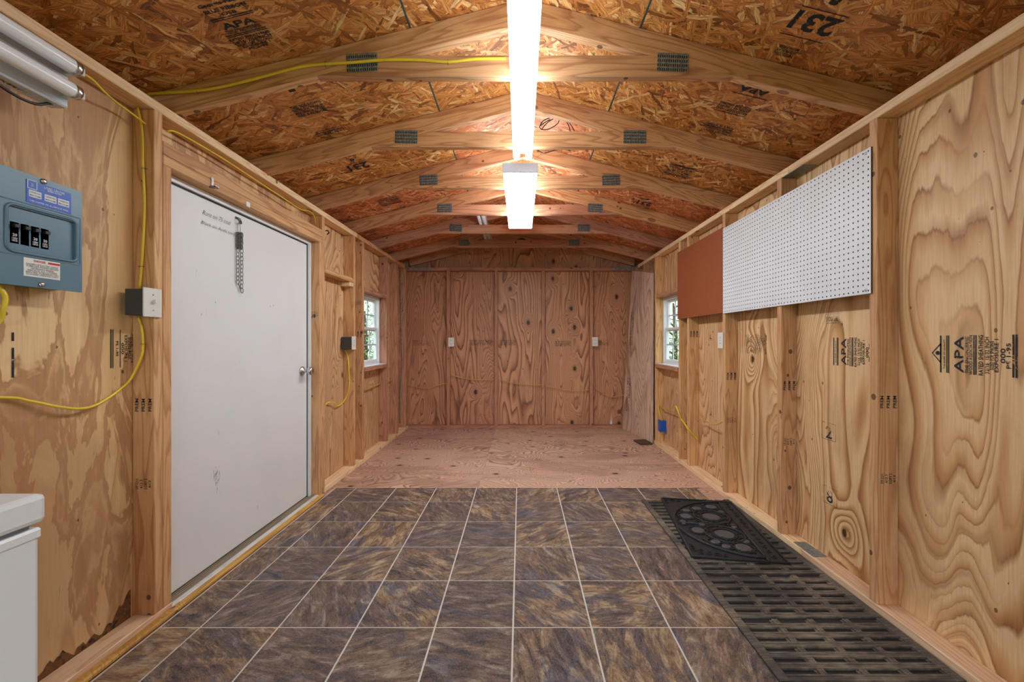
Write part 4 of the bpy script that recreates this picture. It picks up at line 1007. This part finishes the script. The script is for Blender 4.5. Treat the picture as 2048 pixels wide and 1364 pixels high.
LBD = finish('leaning_board', bm, M['ply_board'], None, mwb, label='weathered grey plywood board leaning in the right rear corner', cat='board')
for z0_, tx in ((1.25, 'RATED SHEATHING APA'), (.45, 'EXPOSURE 1 APA')):
    u = .17; v_ = z0_/1.95; q = (P0*(1-u)+P1*u)*(1-v_)+(P3*(1-u)+P2*u)*v_
    ud = ((P3-P0)*(1-u)+(P2-P1)*u).normalized(); wd = (P1-P0).normalized(); 
    stamp(LBD, [('t', tx, .05), ('s', .01), ('t', tx[::-1], .04)], .42, q+Vector((-.006, 0, 0)), ud, -wd, M['ink_faint'])
bm = B(((-.07, -.09, 0), (.07, .09, .018)), bev=.003)
finish('wood_offcut', bm, M['scrap'], None, Matrix.Translation((1.345, 4.42, .001)) @ Matrix.Rotation(.15, 4, 'Z'), label='dark scrap of wood on the floor under the leaning board', cat='wood scrap')
# torn splinter at the foot of the rear wall
bm = bmesh.new(); random.seed(9); q = onY(1222, 845, YBS-.004)
for i in range(7):
    a = q+Vector((random.uniform(-.012, .012), 0, -.04)); h_ = random.uniform(.05, .16)
    bm.faces.new([bm.verts.new(a+Vector(v_)) for v_ in ((-.006, 0, 0), (.006, 0, 0), (random.uniform(-.012, .02), -.01, h_))])
finish('splinter', bm, M['tape'], B2)
# hook on the far right stud
q = onX(1301, 522, XR); HK = empty('wall_hook', q, label='small brass ring hook high beside the leaning board', cat='hook')
bm = bmesh.new(); addtube(bm, [q+Vector((0, math.cos(a)*.035, math.sin(a)*.022-.03)) for a in [2*PI*i/14 for i in range(14)]], .003, 6, True); finish('ring', bm, M['steel'], HK)
bm = bmesh.new(); addtube(bm, [q+Vector((.006, 0, 0)), q+Vector((0, 0, -.006))], .006, 8); finish('hook_base', bm, M['steel'], HK)
bm = bmesh.new(); addtube(bm, [q+Vector((0, .0, -.05)), q+Vector((-.006, .01, -.075)), q+Vector((0, .02, -.10))], .003, 6); finish('hook_tail', bm, M['dull_steel'], HK)
# black hook on the king stud right of the door
q = onX(651, 462, XL); bm = bmesh.new(); addtube(bm, spline([q, q+Vector((.015, 0, .004)), q+Vector((.02, .01, -.01)), q+Vector((.006, .012, -.022))]), .004); 
finish('coat_hook', bm, M['black'], None, label='small black hook on the stud right of the white door', cat='hook')

# ================================================================== floor mats
RM = empty('runner_mat', (1.15, 1.0, 0), label='long dusty rubber drainage mat along the right wall', cat='mat')
x0, x1, yN, yFar = .845, 1.452, .05, 2.815; SEC = .3035; yS = 1.912-SEC*5
bm = bmesh.new(); addbox(bm, (x0, yN, .0016), (x1, yFar, .0045)); finish('mat_base', bm, M['rubber'], RM)
k = 0; y = yFar
secs = []
yy = 1.912
while yy > yN: yy -= SEC
yy += SEC
edges_ = [yN]; 
while yy < yFar-.02: edges_.append(yy); yy += SEC
edges_.append(yFar)
cols = 4; bx = .034; gx = .024
sw = (x1-x0-2*bx-gx*(cols-1))/cols
for a, b in zip(edges_, edges_[1:]):
    bm = bmesh.new(); h = .0125
    addbox(bm, (x0, a+.003, .004), (x0+bx, b-.001, h), bev=.0015); addbox(bm, (x1-bx, a+.003, .004), (x1, b-.001, h), bev=.0015)
    pitch = .0485; yy = a+.004; n_ = 0
    while yy < b-.012:
        ye = min(yy+.026, b-.001)
        for ln in range(3):
            f0, f1 = yy+(ye-yy)*ln/3, yy+(ye-yy)*(ln+1)/3
            addbox(bm, (x0+bx, f0+.0005, .004), (x1-bx, f1-.0008, h-.001*(ln % 2)), bev=0)
        for c_ in range(cols-1):
            xx = x0+bx+sw*(c_+1)+gx*c_
            if yy+pitch < b: 
                for ln in range(3): addbox(bm, (xx+gx*ln/3+.0006, ye-.001, .004), (xx+gx*(ln+1)/3-.0006, yy+pitch+.001, h-.0008*(ln % 2)))
        for c_ in range(cols):     # half-depth lip inside each slot
            xx = x0+bx+(sw+gx)*c_
            if yy+pitch < b: addbox(bm, (xx, ye, .004), (xx+sw, ye+.006, h-.005)); addbox(bm, (xx+sw-.008, ye, .004), (xx+sw, yy+pitch, h-.005))
        yy += pitch
    finish('mat_section', bm, M['runner'], RM)
# scroll mat
SM = empty('scroll_doormat', (1.19, 2.40, .013), label='black rubber doormat with half-moon scrollwork lying on the runner', cat='doormat')
mM = Matrix.Translation((1.448, 2.757, .0133)) @ Matrix.Rotation(math.radians(-8.3), 4, 'Z')   # local origin: far wall-side corner; -x to the room, -y to the camera
def fl(u, v_, z=0.0): return Vector((-(.47-u), -v_, z))
Lm = .785
bm = bmesh.new(); addbox(bm, fl(0, 0, 0), fl(.47, Lm, .002))
finish('mat_backing', bm, M['rubber'], SM, mM)
def strip(name, pts, r, closed=False, seg=6, zc=.005):
    bm = bmesh.new(); addtube(bm, [fl(a, b, zc) for a, b in pts], r, seg, closed)
    for v_ in bm.verts: v_.co.z = max(v_.co.z, .0008)
    return finish(name, bm, M['rubber'], SM, mM)
strip('border_rib', [(.008, .008), (.462, .008), (.462, Lm-.008), (.008, Lm-.008)], .006, True)
strip('chord_rib', [(.375, .01), (.375, Lm-.01)], .008)
arc = [(.372-.36*math.sin(PI*i/28), .028+.355-.355*math.cos(PI*i/28)) for i in range(29)]
strip('arc_rib', arc, .010)
strip('centre_rib', [(.02, .385), (.37, .385)], .006)
for vc in (.27, .50): strip('petal_rib', [(.255+.105*math.cos(2*PI*i/24), vc+.100*math.sin(2*PI*i/24)) for i in range(24)], .006, True)
def medal(u, v_, ru, rv, z=.008):
    bm = bmesh.new(); n_ = 20
    top = [bm.verts.new(fl(u+ru*.85*math.cos(2*PI*i/n_), v_+rv*.85*math.sin(2*PI*i/n_), z)) for i in range(n_)]
    mid = [bm.verts.new(fl(u+ru*math.cos(2*PI*i/n_), v_+rv*math.sin(2*PI*i/n_), z-.003)) for i in range(n_)]
    lo_ = [bm.verts.new(fl(u+ru*math.cos(2*PI*i/n_), v_+rv*math.sin(2*PI*i/n_), .001)) for i in range(n_)]
    bm.faces.new(top)
    for A, Bq in ((top, mid), (mid, lo_)):
        for i in range(n_): bm.faces.new((A[i], A[(i+1) % n_], Bq[(i+1) % n_], Bq[i]))
    finish('medallion', bm, M['medal'], SM, mM)
M['medal'] = plain('scuffed_rubber', (.085, .085, .09, 1), .5, grime=.3)
for u, v_, a, b in ((.255, .27, .052, .050), (.255, .50, .052, .050), (.10, .28, .036, .034), (.12, .47, .036, .036), (.30, .645, .040, .042), (.175, .60, .026, .022), (.215, .645, .024, .022), (.20, .15, .030, .026), (.30, .11, .036, .030), (.125, .19, .026, .022), (.06, .37, .018, .03), (.345, .385, .018, .03), (.165, .385, .02, .02), (.34, .185, .02, .018), (.34, .57, .022, .02)):
    medal(u, v_, a, b)
    strip('medallion_ring', [(u+(a+.014)*math.cos(2*PI*i/18), v_+(b+.014)*math.sin(2*PI*i/18)) for i in range(18)], .0032, True, 5)
random.seed(21)
def spiral(u, v_, R_, turns, ph, sgn=1):
    n_ = 16; return [(u+R_*(1-i/n_*.85)*math.cos(ph+sgn*turns*2*PI*i/n_), v_+R_*(1-i/n_*.85)*math.sin(ph+sgn*turns*2*PI*i/n_)) for i in range(n_+1)]
bm = bmesh.new()
spots = [(.419, .045+.048*i) for i in range(15)]+[(.03+.04*i, .03+.0*i) for i in range(3)]+[(.03, .07), (.03, .70), (.06, .73), (.10, .73), (.14, .74), (.03, .66), (.07, .70), (.18, .745)]
spots += [(.255+.085*math.cos(a), .27+.08*math.sin(a)) for a in (.4, 1.5, 2.6, 3.7, 4.8, 5.9)]+[(.255+.085*math.cos(a), .50+.08*math.sin(a)) for a in (.4, 1.5, 2.6, 3.7, 4.8, 5.9)]
for _ in range(60):
    a = random.uniform(0, PI); rr = random.uniform(.1, .33); spots.append((.37-rr*math.sin(a), .385-rr*math.cos(a)))
for u, v_ in spots: addtube(bm, [fl(p_[0], p_[1], .005) for p_ in spiral(u, v_, random.uniform(.012, .020), 1.1, random.uniform(0, 6), random.choice((-1, 1)))], .0026, 4)
finish('scrollwork', bm, M['rubber'], SM, mM, kind='stuff')

# ================================================================== freezer
FZ = empty('chest_freezer', (-1.14, .33, 0), label='white chest freezer at the near left, cut off by the frame', cat='freezer')
box('cabinet', (-1.425, -.22, .03), (-.838, .702, .788), M['white_enamel'], FZ, bev=.007)
box('top_rim', (-1.427, -.222, .772), (-.836, .705, .792), M['white_enamel'], FZ, bev=.004)
box('gasket', (-1.42, -.21, .792), (-.846, .694, .799), M['seam'], FZ, bev=.001)
box('lid', (-1.430, -.225, .799), (-.834, .710, .850), M['white_enamel'], FZ, bev=.009)
for x in (-1.38, -.9):
    for y_ in (-.17, .65): box('foot', (x-.02, y_-.02, .0015), (x+.02, y_+.02, .031), M['black'], FZ, bev=.002)

# ================================================================== outdoors seen through the windows
gb = bmesh.new(); n_ = 8
bmesh.ops.create_grid(gb, x_segments=n_, y_segments=n_, size=40)
for v_ in gb.verts: v_.co.z = -.35+random.uniform(-.02, .02)
finish('ground', gb, M['grass'], None, kind='structure')
def shrub(x, y, h, R_, n, label, seed):
    rd = random.Random(seed); T = empty('tree', (x, y, -.35), label=label, cat='tree', group='trees outside the windows')
    bm = bmesh.new(); addtube(bm, [(x, y, -.35), (x+.05, y, h*.5), (x, y+.05, h*.8)], [.11, .07, .03], 8)
    for i in range(7):
        a = rd.uniform(0, 6.28); z = h*(.15+.1*i); addtube(bm, [(x, y, z), (x+math.cos(a)*R_*.7, y+math.sin(a)*R_*.7, z+.35)], [.035, .01], 5)
    finish('trunk', bm, M['bark'], T)
    vs, fs = [], []
    for i in range(n):
        while True:
            p_ = Vector((rd.uniform(-1, 1), rd.uniform(-1, 1), rd.uniform(-1, 1)))
            if .25 < p_.length < 1: break
        c_ = Vector((x+p_.x*R_, y+p_.y*R_, h*.55+p_.z*h*.55))
        if rd.random() < .62 and p_.z > -.05: continue
        a = Vector((rd.gauss(0, 1), rd.gauss(0, 1), rd.gauss(0, 1))).normalized(); b = a.orthogonal().normalized(); s_ = rd.uniform(.028, .055)
        k_ = len(vs); vs += [c_-a*s_, c_+b*s_*.45, c_+a*s_, c_-b*s_*.45]; fs.append((k_, k_+1, k_+2, k_+3))
    me = bpy.data.meshes.new('foliage'); me.from_pydata(vs, [], fs); me.materials.append(M['leaf'])
    o = bpy.data.objects.new('foliage', me); o['kind'] = 'stuff'; link(o, T, Matrix.Identity(4))
shrub(-4.9, 12.6, 2.6, 1.3, 3800, 'bright leafy tree seen through the left window', 1)
shrub(-8.2, 19.5, 3.4, 2.0, 4200, 'farther green tree behind the left window', 2)
shrub(4.8, 12.6, 2.9, 1.25, 3400, 'light green tree seen through the right window', 3)
shrub(8.0, 19.8, 3.2, 2.0, 4200, 'farther green tree behind the right window', 4)
